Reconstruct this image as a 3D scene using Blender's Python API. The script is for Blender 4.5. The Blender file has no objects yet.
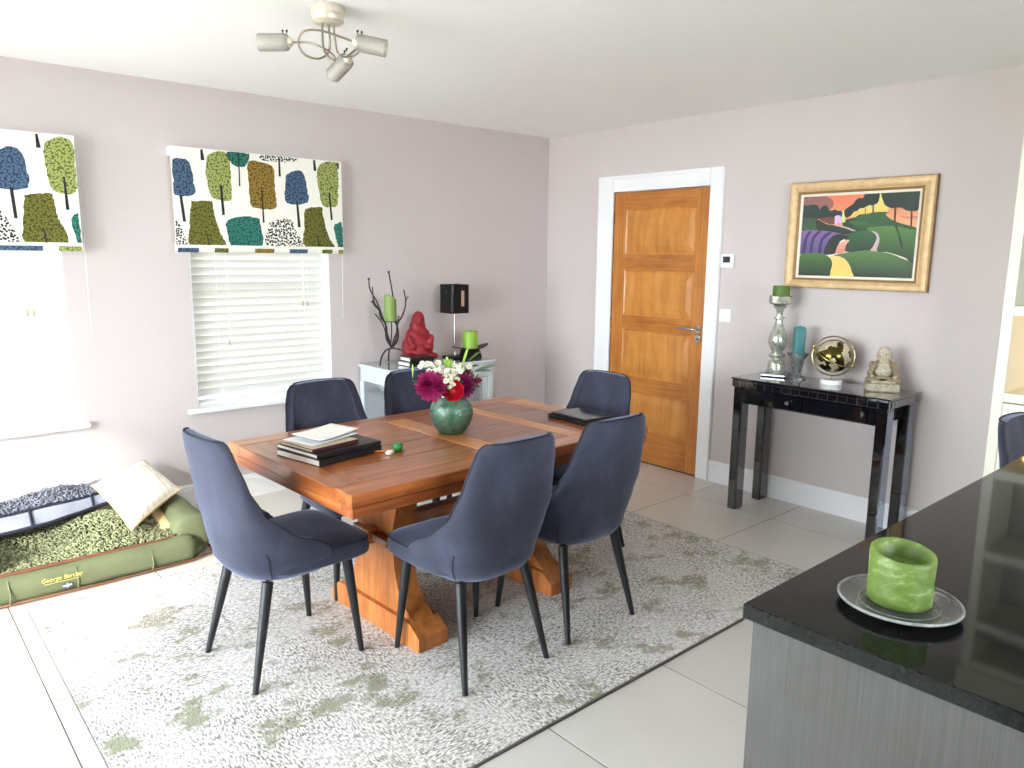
import bpy, math, random
from mathutils import Vector, Matrix, Euler, noise as mnoise
random.seed(7)
SC = bpy.context.scene
COL = SC.collection
PI = math.pi

# ------------------------------------------------------------------ camera
cam_data = bpy.data.cameras.new('camera')
cam_data.sensor_width = 36.0
cam_data.lens = 36.0 * 755.44 / 1024.0
cam_data.clip_start = 0.02
cam = bpy.data.objects.new('camera', cam_data)
COL.objects.link(cam)
_yaw, _pitch, _roll = 0.8506, -0.1696, 0.0109
_f = Vector((math.cos(_yaw) * math.cos(_pitch), math.sin(_yaw) * math.cos(_pitch), math.sin(_pitch)))
_r = _f.cross(Vector((0, 0, 1))).normalized()
_u = _r.cross(_f)
_r2 = _r * math.cos(_roll) + _u * math.sin(_roll)
_u2 = -_r * math.sin(_roll) + _u * math.cos(_roll)
_m = Matrix((_r2, _u2, -_f)).transposed().to_4x4()
_m.translation = Vector((-4.3683, -4.5576, 1.5278))
cam.matrix_world = _m
SC.camera = cam

# ------------------------------------------------------------------ world, sun, exposure
world = bpy.data.worlds.new('sky')
SC.world = world
world.use_nodes = True
_bg = world.node_tree.nodes['Background']
_bg.inputs[0].default_value = (0.89, 0.93, 1.0, 1)
_bg.inputs[1].default_value = 13.2

sun_data = bpy.data.lights.new('sun', 'SUN')
sun_data.energy = 4.2
sun_data.angle = math.radians(4.0)
sun_data.color = (1.0, 0.93, 0.82)
sun = bpy.data.objects.new('sun', sun_data)
COL.objects.link(sun)
SUN_DIR = Vector((1.0, 0.76, -0.535)).normalized()
sun.rotation_euler = (-SUN_DIR).to_track_quat('Z', 'Y').to_euler()
sun.location = (-8, -3, 5)

def portal(name, loc, size, direction):
    d = bpy.data.lights.new(name, 'AREA')
    d.shape = 'RECTANGLE'
    d.size, d.size_y = size
    d.cycles.is_portal = True
    o = bpy.data.objects.new(name, d)
    COL.objects.link(o)
    o.location = loc
    o.rotation_euler = (-Vector(direction)).to_track_quat('Z', 'Y').to_euler()
    return o

PAT_Y0, PAT_Y1, PAT_H = -3.60, -0.30, 2.12       # glazed doors in the wall left of the frame
PAT_X = -6.3
portal('patio_portal', (PAT_X - 0.12, (PAT_Y0 + PAT_Y1) / 2, PAT_H / 2), (PAT_Y1 - PAT_Y0, PAT_H), (1, 0, 0))
portal('added_window_portal', (-2.9, -7.1, 1.55), (2.4, 1.1), (0, 1, 0))  # for the unseen window added behind the camera

vs = SC.view_settings
vs.view_transform = 'Standard'
vs.look = 'None'
vs.gamma = 1.0
vs.use_curve_mapping = False
vs.exposure = 0.90
SC.cycles.use_denoising = True
SC.cycles.max_bounces = 10
SC.cycles.diffuse_bounces = 6
SC.cycles.glossy_bounces = 5
SC.cycles.transmission_bounces = 8
SC.cycles.transparent_max_bounces = 12
SC.cycles.sample_clamp_indirect = 8.0
SC.cycles.caustics_reflective = False
SC.cycles.caustics_refractive = False

# ------------------------------------------------------------------ materials
def rgb(r, g, b):
    def f(c):
        c /= 255.0
        return c / 12.92 if c <= 0.04045 else ((c + 0.055) / 1.055) ** 2.4
    return (f(r), f(g), f(b), 1.0)

MATS = {}
def base_mat(name):
    m = bpy.data.materials.new(name)
    m.use_nodes = True
    nt = m.node_tree
    b = nt.nodes['Principled BSDF']
    MATS[name] = m
    return m, nt, b

def setp(b, **k):
    for n, v in k.items():
        n = n.replace('_', ' ')
        if n in b.inputs:
            b.inputs[n].default_value = v

def coords(nt, scale=(1, 1, 1), kind='Object', rand=False):
    tc = nt.nodes.new('ShaderNodeTexCoord')
    mp = nt.nodes.new('ShaderNodeMapping')
    mp.inputs['Scale'].default_value = scale
    nt.links.new(tc.outputs[kind], mp.inputs['Vector'])
    if rand:
        oi = nt.nodes.new('ShaderNodeObjectInfo')
        ml = nt.nodes.new('ShaderNodeMath'); ml.operation = 'MULTIPLY'
        ml.inputs[1].default_value = 37.0
        nt.links.new(oi.outputs['Random'], ml.inputs[0])
        nt.links.new(ml.outputs[0], mp.inputs['Location'])
    return mp.outputs['Vector']

def noise_tex(nt, vec, scale, detail=4.0, rough=0.6, dist=0.0):
    n = nt.nodes.new('ShaderNodeTexNoise')
    n.inputs['Scale'].default_value = scale
    n.inputs['Detail'].default_value = detail
    n.inputs['Roughness'].default_value = rough
    n.inputs['Distortion'].default_value = dist
    nt.links.new(vec, n.inputs['Vector'])
    return n.outputs['Fac']

def ramp(nt, fac, stops, interp='LINEAR'):
    r = nt.nodes.new('ShaderNodeValToRGB')
    r.color_ramp.interpolation = interp
    el = r.color_ramp.elements
    while len(el) < len(stops):
        el.new(0.5)
    for e, (p, c) in zip(el, stops):
        e.position = p
        e.color = c
    nt.links.new(fac, r.inputs['Fac'])
    return r.outputs['Color']

def mixc(nt, fac, a, b, blend='MIX'):
    m = nt.nodes.new('ShaderNodeMix')
    m.data_type = 'RGBA'
    m.blend_type = blend
    for sock, v in ((m.inputs[0], fac), (m.inputs[6], a), (m.inputs[7], b)):
        if hasattr(v, 'is_linked') or hasattr(v, 'links'):
            nt.links.new(v, sock)
        else:
            sock.default_value = v
    return m.outputs[2]

def bump(nt, b, h, strength=0.2, dist=0.002):
    n = nt.nodes.new('ShaderNodeBump')
    n.inputs['Strength'].default_value = strength
    n.inputs['Distance'].default_value = dist
    nt.links.new(h, n.inputs['Height'])
    nt.links.new(n.outputs['Normal'], b.inputs['Normal'])

def scale_c(c, k):
    return (min(1, c[0] * k), min(1, c[1] * k), min(1, c[2] * k), 1)

def pm(name, col, rough=0.5, var=0.08, scale=12.0, bmp=0.0, bdist=0.002, bscale=None, metallic=0.0, rand=0.0, **k):
    """plain procedural material: base colour broken up by noise, optional relief"""
    m, nt, b = base_mat(name)
    v = coords(nt, rand=rand > 0)
    n = noise_tex(nt, v, scale)
    c = ramp(nt, n, [(0.3, scale_c(col, 1 - var)), (0.7, scale_c(col, 1 + var))])
    if rand > 0:
        oi = nt.nodes.new('ShaderNodeObjectInfo')
        c2 = ramp(nt, oi.outputs['Random'], [(0, (1 - rand,) * 3 + (1,)), (1, (1, 1, 1, 1))])
        c = mixc(nt, 1.0, c, c2, 'MULTIPLY')
    nt.links.new(c, b.inputs['Base Color'])
    setp(b, Roughness=rough, Metallic=metallic, **k)
    if bmp:
        h = noise_tex(nt, coords(nt), bscale or scale * 4)
        bump(nt, b, h, bmp, bdist)
    return m

def wood(name, stops, axis='x', stretch=16.0, scale=2.2, rough=0.4, rand=0.35, bmp=0.15, **k):
    m, nt, b = base_mat(name)
    s = [stretch] * 3
    s['xyz'.index(axis)] = 1.0
    v = coords(nt, tuple(s), rand=True)
    n = noise_tex(nt, v, scale, 6, 0.62, 0.7)
    c = ramp(nt, n, stops)
    v2 = coords(nt, (3, 3, 3), rand=True)
    n2 = noise_tex(nt, v2, 1.6, 3)
    c = mixc(nt, 1.0, c, ramp(nt, n2, [(0.3, (0.80, 0.76, 0.72, 1)), (0.6, (1, 1, 1, 1))]), 'MULTIPLY')
    oi = nt.nodes.new('ShaderNodeObjectInfo')
    c = mixc(nt, 1.0, c, ramp(nt, oi.outputs['Random'], [(0, (1 - rand, 1 - rand * 1.15, 1 - rand * 1.25, 1)), (1, (1, 1, 1, 1))]), 'MULTIPLY')
    nt.links.new(c, b.inputs['Base Color'])
    setp(b, Roughness=rough, **k)
    if bmp:
        bump(nt, b, n, bmp, 0.0015)
    return m

def glass(name, col=(1, 1, 1, 1), rough=0.0, ior=1.45, bmp=0.0, bscale=30, **k):
    m, nt, b = base_mat(name)
    setp(b, Roughness=rough, IOR=ior, **k)
    b.inputs['Base Color'].default_value = col
    b.inputs['Transmission Weight'].default_value = 1.0
    if bmp:
        bump(nt, b, noise_tex(nt, coords(nt), bscale, 2), bmp, 0.004)
    return m

def pane_mat(name):
    """thin window pane: clear with a weak reflection"""
    m = bpy.data.materials.new(name); m.use_nodes = True
    nt = m.node_tree; nt.nodes.clear()
    out = nt.nodes.new('ShaderNodeOutputMaterial')
    tr = nt.nodes.new('ShaderNodeBsdfTransparent'); gl = nt.nodes.new('ShaderNodeBsdfGlossy')
    gl.inputs['Roughness'].default_value = 0.02
    tr.inputs['Color'].default_value = (0.94, 0.97, 0.96, 1)
    fr = nt.nodes.new('ShaderNodeFresnel'); mx = nt.nodes.new('ShaderNodeMixShader')
    fr.inputs['IOR'].default_value = 1.35
    nt.links.new(fr.outputs[0], mx.inputs[0]); nt.links.new(tr.outputs[0], mx.inputs[1])
    nt.links.new(gl.outputs[0], mx.inputs[2]); nt.links.new(mx.outputs[0], out.inputs[0])
    MATS[name] = m
    return m

def emit(name, col, s):
    m, nt, b = base_mat(name)
    b.inputs['Base Color'].default_value = col
    b.inputs['Emission Color'].default_value = col
    b.inputs['Emission Strength'].default_value = s
    return m

# walls, ceiling, woodwork
pm('wall_paint', rgb(205, 195, 194), 0.75, 0.015, 3, 0.05, 0.001, 90)
pm('ceiling_paint', rgb(249, 249, 250), 0.8, 0.01, 3)
pm('white_paint', rgb(240, 240, 243), 0.4, 0.01, 5)
pm('upvc', rgb(244, 245, 247), 0.3, 0.01, 5)
pm('tile', rgb(212, 208, 203), 0.28, 0.03, 2.5, 0.02, 0.001, 60, rand=0.05)
pm('grout', rgb(104, 95, 88), 0.9, 0.06, 40)
pane_mat('pane')
pm('shelf_paint', rgb(226, 224, 208), 0.45, 0.015, 5)
pm('shelf_back', rgb(170, 170, 160), 0.6, 0.03, 5)
emit('led', (1.0, 0.55, 0.16, 1), 16.0)
pm('lawn', rgb(160, 166, 122), 0.9, 0.25, 1.5)
pm('hedge', rgb(80, 112, 50), 0.9, 0.35, 5, 0.6, 0.05, 9)
pm('terrace', rgb(190, 185, 176), 0.85, 0.06, 2)

# slats: painted wood that lets a little daylight through
m, nt, b = base_mat('slat')
_n = noise_tex(nt, coords(nt, (1, 30, 30)), 3)
nt.links.new(ramp(nt, _n, [(0.3, rgb(216, 213, 208)), (0.7, rgb(226, 224, 221))]), b.inputs['Base Color'])
setp(b, Roughness=0.4)
_t = nt.nodes.new('ShaderNodeBsdfTranslucent'); _t.inputs['Color'].default_value = rgb(250, 249, 246)
_x = nt.nodes.new('ShaderNodeMixShader'); _x.inputs[0].default_value = 0.006
_o = [q for q in nt.nodes if q.type == 'OUTPUT_MATERIAL'][0]
nt.links.new(b.outputs[0], _x.inputs[1]); nt.links.new(_t.outputs[0], _x.inputs[2]); nt.links.new(_x.outputs[0], _o.inputs[0])

# rug
m, nt, b = base_mat('rug')
vo = coords(nt)
fine = noise_tex(nt, coords(nt, (150, 50, 1)), 1.0, 4, 0.7, 0.3)
fine2 = noise_tex(nt, coords(nt, (50, 150, 1)), 1.0, 4, 0.7, 0.3)
sel = noise_tex(nt, vo, 1.1, 2)
mm = nt.nodes.new('ShaderNodeMix'); nt.links.new(ramp(nt, sel, [(0.45, (0, 0, 0, 1)), (0.55, (1, 1, 1, 1))]), mm.inputs[0])
nt.links.new(fine, mm.inputs[2]); nt.links.new(fine2, mm.inputs[3])
c = ramp(nt, mm.outputs[0], [(0.36, rgb(84, 79, 76)), (0.45, rgb(140, 134, 130)), (0.50, rgb(210, 206, 203)), (0.57, rgb(238, 235, 233))])
wear = noise_tex(nt, vo, 2.6, 5, 0.65)
c = mixc(nt, ramp(nt, wear, [(0.44, (0, 0, 0, 1)), (0.62, (0.45, 0.45, 0.45, 1))]), c, rgb(228, 225, 222))
gp = noise_tex(nt, coords(nt, (1.35, 1.9, 1)), 3.0, 6, 0.68, 0.25)
gm = ramp(nt, gp, [(0.538, (0, 0, 0, 1)), (0.605, (1, 1, 1, 1))])
gf = ramp(nt, fine, [(0.40, (0, 0, 0, 1)), (0.52, (0.85, 0.85, 0.85, 1))])
gmix = mixc(nt, 1.0, gm, gf, 'MULTIPLY')
gcol = ramp(nt, noise_tex(nt, vo, 1.3, 2), [(0.4, rgb(118, 124, 66)), (0.6, rgb(118, 102, 58))])
c = mixc(nt, gmix, c, gcol)
nt.links.new(c, b.inputs['Base Color'])
setp(b, Roughness=0.95, Sheen_Weight=0.2)
bump(nt, b, mm.outputs[0], 0.6, 0.010)
pm('rug_edge', rgb(126, 119, 115), 0.95, 0.1, 60)

# dining set
def velvet(name, col):
    m, nt, b = base_mat(name)
    n = noise_tex(nt, coords(nt, (1, 1, 0.6), rand=True), 7, 4, 0.6)
    c = ramp(nt, n, [(0.34, scale_c(col, 0.72)), (0.52, col), (0.68, scale_c(col, 1.6))])
    nt.links.new(c, b.inputs['Base Color'])
    setp(b, Roughness=0.85, Sheen_Weight=0.6, Sheen_Roughness=0.4)
    b.inputs['Sheen Tint'].default_value = (0.50, 0.58, 0.85, 1)
    bump(nt, b, noise_tex(nt, coords(nt), 260, 2), 0.15, 0.001)
    return m
velvet('velvet', rgb(50, 52, 70))
pm('piping', rgb(30, 31, 44), 0.8, 0.05)
pm('leg_black', rgb(24, 25, 29), 0.42, 0.08, 30)
PINE = [(0.25, rgb(104, 56, 28)), (0.45, rgb(164, 90, 44)), (0.62, rgb(192, 114, 58)), (0.8, rgb(212, 144, 86))]
wood('table_x', PINE, 'x', 14, 2.0, 0.30, 0.38, Coat_Weight=0.6, Coat_Roughness=0.12)
wood('table_y', PINE, 'y', 14, 2.0, 0.30, 0.38, Coat_Weight=0.6, Coat_Roughness=0.12)
PALE = [(0.25, rgb(170, 104, 52)), (0.5, rgb(204, 138, 80)), (0.8, rgb(226, 166, 108))]
wood('table_pale', PALE, 'y', 14, 2.0, 0.32, 0.1, Coat_Weight=0.3, Coat_Roughness=0.2)
wood('trestle', [(0.25, rgb(150, 84, 38)), (0.5, rgb(198, 122, 64)), (0.8, rgb(218, 148, 86))], 'z', 12, 2.2, 0.38, 0.12)
OAK = [(0.25, rgb(160, 94, 34)), (0.5, rgb(190, 120, 50)), (0.8, rgb(208, 142, 68))]
wood('oak_v', OAK, 'z', 18, 2.4, 0.32, 0.08, 0.08, Coat_Weight=0.25, Coat_Roughness=0.15)
wood('oak_h', OAK, 'y', 18, 2.4, 0.32, 0.08, 0.08, Coat_Weight=0.25, Coat_Roughness=0.15)
OAKP = [(0.25, rgb(182, 114, 46)), (0.5, rgb(208, 140, 64)), (0.8, rgb(222, 160, 84))]
wood('oak_panel', OAKP, 'z', 9, 2.0, 0.32, 0.05, 0.08, Coat_Weight=0.25, Coat_Roughness=0.15)
pm('chrome', rgb(205, 205, 208), 0.15, 0.02, metallic=1.0)
pm('steel_dark', rgb(60, 58, 56), 0.4, 0.05, metallic=1.0)

# kitchen island
m, nt, b = base_mat('granite')
_n = noise_tex(nt, coords(nt), 160, 3)
nt.links.new(ramp(nt, _n, [(0.45, rgb(15, 15, 15)), (0.8, rgb(23, 23, 24))]), b.inputs['Base Color'])
setp(b, Roughness=0.05, Specular_IOR_Level=0.18)
wood('island_panel', [(0.3, rgb(68, 67, 66)), (0.5, rgb(77, 76, 75)), (0.75, rgb(86, 85, 84))], 'z', 70, 3.5, 0.5, 0.02, 0.1)

# console table and ornaments
m, nt, b = base_mat('black_mirror')
_n = noise_tex(nt, coords(nt), 5)
nt.links.new(ramp(nt, _n, [(0.3, rgb(12, 12, 18)), (0.7, rgb(18, 18, 26))]), b.inputs['Base Color'])
setp(b, Roughness=0.04, Coat_Weight=1.0, Coat_Roughness=0.02, Specular_IOR_Level=0.9)
m, nt, b = base_mat('pale_mirror')
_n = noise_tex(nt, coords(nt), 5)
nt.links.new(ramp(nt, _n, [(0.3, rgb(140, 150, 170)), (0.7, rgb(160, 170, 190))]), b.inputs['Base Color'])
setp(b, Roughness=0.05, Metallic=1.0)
m, nt, b = base_mat('mercury_glass')
_n = noise_tex(nt, coords(nt), 60, 4)
nt.links.new(ramp(nt, _n, [(0.35, rgb(150, 152, 138)), (0.6, rgb(206, 210, 196))]), b.inputs['Base Color'])
setp(b, Roughness=0.25, Metallic=0.6)

glass('smoke_glass', (0.05, 0.05, 0.06, 1), 0.0, 1.45)
def cast_glass(name, tint, body, k, rough=0.08, bmp=0.5, bscale=40, ior=1.5, lo=.62):
    """pressed glass: mostly see-through, part cloudy body, glossy skin"""
    m = bpy.data.materials.new(name); m.use_nodes = True
    nt = m.node_tree; nt.nodes.clear()
    out = nt.nodes.new('ShaderNodeOutputMaterial')
    tr = nt.nodes.new('ShaderNodeBsdfTransparent'); tr.inputs['Color'].default_value = tint
    df = nt.nodes.new('ShaderNodeBsdfDiffuse'); tl = nt.nodes.new('ShaderNodeBsdfTranslucent')
    vec = coords(nt)
    nz = noise_tex(nt, vec, bscale, 3)
    colr = ramp(nt, nz, [(0.35, scale_c(body, lo)), (0.65, body)])
    nt.links.new(colr, df.inputs['Color']); nt.links.new(colr, tl.inputs['Color'])
    m0 = nt.nodes.new('ShaderNodeMixShader'); m0.inputs[0].default_value = .5
    nt.links.new(df.outputs[0], m0.inputs[1]); nt.links.new(tl.outputs[0], m0.inputs[2])
    m1 = nt.nodes.new('ShaderNodeMixShader'); m1.inputs[0].default_value = k
    nt.links.new(tr.outputs[0], m1.inputs[1]); nt.links.new(m0.outputs[0], m1.inputs[2])
    gl = nt.nodes.new('ShaderNodeBsdfGlossy'); gl.inputs['Roughness'].default_value = rough
    fr = nt.nodes.new('ShaderNodeFresnel'); fr.inputs['IOR'].default_value = ior
    bp = nt.nodes.new('ShaderNodeBump'); bp.inputs['Strength'].default_value = bmp; bp.inputs['Distance'].default_value = .004
    nt.links.new(nz, bp.inputs['Height'])
    for q in (gl, fr, df): nt.links.new(bp.outputs['Normal'], q.inputs['Normal'])
    m2 = nt.nodes.new('ShaderNodeMixShader')
    nt.links.new(fr.outputs[0], m2.inputs[0]); nt.links.new(m1.outputs[0], m2.inputs[1]); nt.links.new(gl.outputs[0], m2.inputs[2])
    nt.links.new(m2.outputs[0], out.inputs[0])
    MATS[name] = m
cast_glass('clear_glass', (.96, .97, .97, 1), rgb(240, 243, 243), .35, .03, .0, 30)
cast_glass('plate_glass', (.95, .97, .97, 1), rgb(240, 243, 243), .30, .05, .4, 50)
cast_glass('rim_highlight', (.95, .97, .97, 1), rgb(246, 248, 248), .72, .05, .2, 50)  # whiter glass, holds the plate's rim highlights in its colour
cast_glass('vase_glass', (.86, .98, .93, 1), rgb(160, 228, 198), .30, .05, 1.0, 60, 1.5, .45)
cast_glass('shade_glass', (.96, .94, .90, 1), rgb(252, 249, 242), .45, .25, .3, 110, 1.4, .88)
pm('wax_olive', rgb(86, 118, 48), 0.5, 0.12, 20, Subsurface_Weight=0.15)
pm('wax_lime', rgb(138, 176, 58), 0.45, 0.08, 20, Subsurface_Weight=0.15)
pm('wax_sage', rgb(128, 152, 78), 0.5, 0.1, 20)
pm('wax_teal', rgb(66, 128, 130), 0.5, 0.12, 25)
m, nt, b = base_mat('wax_frosted')
_n = noise_tex(nt, coords(nt, (1, 1, 2.4)), 22, 6, 0.7)
nt.links.new(ramp(nt, _n, [(0.35, rgb(88, 112, 44)), (0.55, rgb(108, 132, 62)), (0.70, rgb(168, 184, 138))]), b.inputs['Base Color'])
setp(b, Roughness=0.45, Subsurface_Weight=0.25, Subsurface_Scale=0.02)
bump(nt, b, _n, 0.3, 0.004)
pm('wick', rgb(50, 44, 38), 0.9, 0.1)
pm('brass', rgb(186, 164, 116), 0.2, 0.05, 10, metallic=1.0)
pm('nickel', rgb(226, 218, 200), 0.35, 0.04, 10, metallic=0.5)
pm('arm_steel', rgb(150, 140, 126), 0.3, 0.04, 10, metallic=0.9)
pm('globe_dark', rgb(92, 82, 40), 0.18, 0.1, 10, metallic=0.9)
pm('globe_land', rgb(226, 214, 184), 0.25, 0.05, 10, metallic=0.55)
pm('marble', rgb(240, 240, 238), 0.3, 0.03, 8)
m, nt, b = base_mat('stone')
_n = noise_tex(nt, coords(nt), 55, 5, 0.7)
nt.links.new(ramp(nt, _n, [(0.32, rgb(140, 126, 104)), (0.5, rgb(184, 172, 150)), (0.7, rgb(204, 194, 174))]), b.inputs['Base Color'])
setp(b, Roughness=0.8); bump(nt, b, _n, 0.2, 0.002)
pm('stone_robe', rgb(150, 134, 108), 0.8, 0.15, 40, 0.2, 0.002, 80)
pm('red_clay', rgb(150, 30, 42), 0.55, 0.2, 22, 0.25, 0.003, 60)
pm('gold_frame', rgb(212, 180, 136), 0.5, 0.14, 24, metallic=0.25)
pm('gold_dark', rgb(150, 116, 74), 0.5, 0.15, 40, metallic=0.2)
pm('slip_white', rgb(238, 232, 216), 0.7, 0.02)
pm('black_metal', rgb(34, 30, 30), 0.5, 0.15, 60)
pm('black_gloss', rgb(14, 13, 13), 0.35, 0.1, Specular_IOR_Level=0.3)
pm('slot_light_paint', rgb(190, 150, 130), 0.4, 0.1)  # light showing through the lamp slot, put in as flat colour
pm('cabinet_paint', rgb(196, 204, 206), 0.35, 0.03, 6)
m, nt, b = base_mat('cabinet_mirror')
_n = noise_tex(nt, coords(nt), 4)
nt.links.new(ramp(nt, _n, [(0.3, rgb(176, 190, 200)), (0.7, rgb(200, 210, 216))]), b.inputs['Base Color'])
setp(b, Roughness=0.06, Metallic=0.9)

# papers and books
pm('black_cover', rgb(24, 24, 27), 0.35, 0.1, 30)
pm('page', rgb(236, 234, 228), 0.8, 0.03, 60)
pm('page_grey', rgb(214, 216, 222), 0.6, 0.06, 30)  # pale grey for brochure and blind cord
pm('kraft', rgb(190, 172, 146), 0.7, 0.05, 20)
pm('maroon', rgb(74, 26, 28), 0.6, 0.08)
pm('screen', rgb(20, 21, 25), 0.08, 0.05)
pm('pencil', rgb(222, 130, 44), 0.5, 0.05)
pm('rubber', rgb(242, 238, 226), 0.7, 0.03)
pm('green_plastic', rgb(28, 130, 62), 0.35, 0.05)

# flowers
pm('magenta', rgb(146, 14, 82), 0.6, 0.3, 40)
pm('plum', rgb(126, 16, 82), 0.55, 0.3, 40)
pm('rose_red', rgb(206, 20, 44), 0.5, 0.2, 40)
pm('wine', rgb(120, 14, 34), 0.55, 0.25, 40)
pm('white_petal', rgb(244, 242, 226), 0.6, 0.04, 40)
pm('flower_eye', rgb(222, 206, 110), 0.7, 0.1, 40)
pm('leaf_lime', rgb(150, 186, 84), 0.5, 0.15, 20)
pm('leaf_green', rgb(70, 104, 48), 0.55, 0.2, 20)
pm('leaf_eucalyptus', rgb(140, 166, 140), 0.55, 0.08, 20)
pm('stem_green', rgb(74, 104, 52), 0.55, 0.15, 20)
glass('water', (0.93, 0.99, 0.96, 1), 0.0, 1.33)

# dog bed
pm('bed_cloth', rgb(102, 107, 78), 0.85, 0.1, 8, 0.2, 0.003, 40)
pm('bed_piping', rgb(112, 70, 50), 0.8, 0.1)
pm('bed_lining', rgb(204, 172, 128), 0.85, 0.06, 20)
pm('noodle_green', rgb(150, 153, 118), 0.9, 0.35, 30)
pm('mat_green', rgb(48, 54, 30), 0.95, 0.2, 30)
pm('noodle_grey', rgb(120, 122, 136), 0.9, 0.3, 9)
pm('grey_cloth', rgb(150, 152, 168), 0.85, 0.1, 20)
pm('navy_trim', rgb(30, 34, 52), 0.85, 0.1)
pm('embroidery', rgb(214, 200, 108), 0.8, 0.05)
pm('tag_white', rgb(220, 214, 214), 0.8, 0.03)
pm('tag_red', rgb(150, 60, 66), 0.8, 0.03)
pm('tag_blue', rgb(70, 80, 120), 0.8, 0.03)
m, nt, b = base_mat('cushion_cream')
_n = noise_tex(nt, coords(nt, (20, 4, 4)), 3, 4, 0.6, 0.8)
nt.links.new(ramp(nt, _n, [(0.35, rgb(222, 206, 190)), (0.55, rgb(244, 238, 228))]), b.inputs['Base Color'])
setp(b, Roughness=0.85); bump(nt, b, _n, 0.4, 0.004)

# roman blind prints: leafy cells
pm('blind_cloth', rgb(240, 238, 228), 0.85, 0.015, 30, 0.1, 0.001, 300)
def leafy(name, dark, light, scale=70, d2=0.55):
    m, nt, b = base_mat(name)
    v = nt.nodes.new('ShaderNodeTexVoronoi'); v.inputs['Scale'].default_value = scale
    v.voronoi_dimensions = '2D'
    vec = coords(nt); vec.node.inputs['Rotation'].default_value = (PI / 2, 0, 0)
    nt.links.new(vec, v.inputs['Vector'])
    nt.links.new(ramp(nt, v.outputs['Distance'], [(0.36, light), (d2, dark)]), b.inputs['Base Color'])
    setp(b, Roughness=0.85)
leafy('print_blue', rgb(34, 50, 74), rgb(74, 100, 128), 85, .62)
leafy('print_lime', rgb(88, 100, 44), rgb(164, 172, 98), 95, .6)
leafy('print_teal', rgb(16, 66, 62), rgb(44, 120, 106), 95, .6)
leafy('print_must', rgb(84, 64, 16), rgb(148, 120, 46), 95, .6)
leafy('print_olive', rgb(60, 62, 14), rgb(112, 110, 38), 95, .6)
leafy('print_dots', rgb(236, 234, 224), rgb(26, 26, 28), 75, 0.47)
pm('print_trunk', rgb(34, 34, 36), 0.85, 0.05)

# oil painting: colours stored per painted shape
m, nt, b = base_mat('oil_paint')
_a = nt.nodes.new('ShaderNodeVertexColor'); _a.layer_name = 'paint'
_n = noise_tex(nt, coords(nt), 60, 3)
nt.links.new(mixc(nt, 1.0, _a.outputs['Color'], ramp(nt, _n, [(0.3, (.9, .9, .9, 1)), (0.7, (1, 1, 1, 1))]), 'MULTIPLY'), b.inputs['Base Color'])
setp(b, Roughness=0.5)

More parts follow.
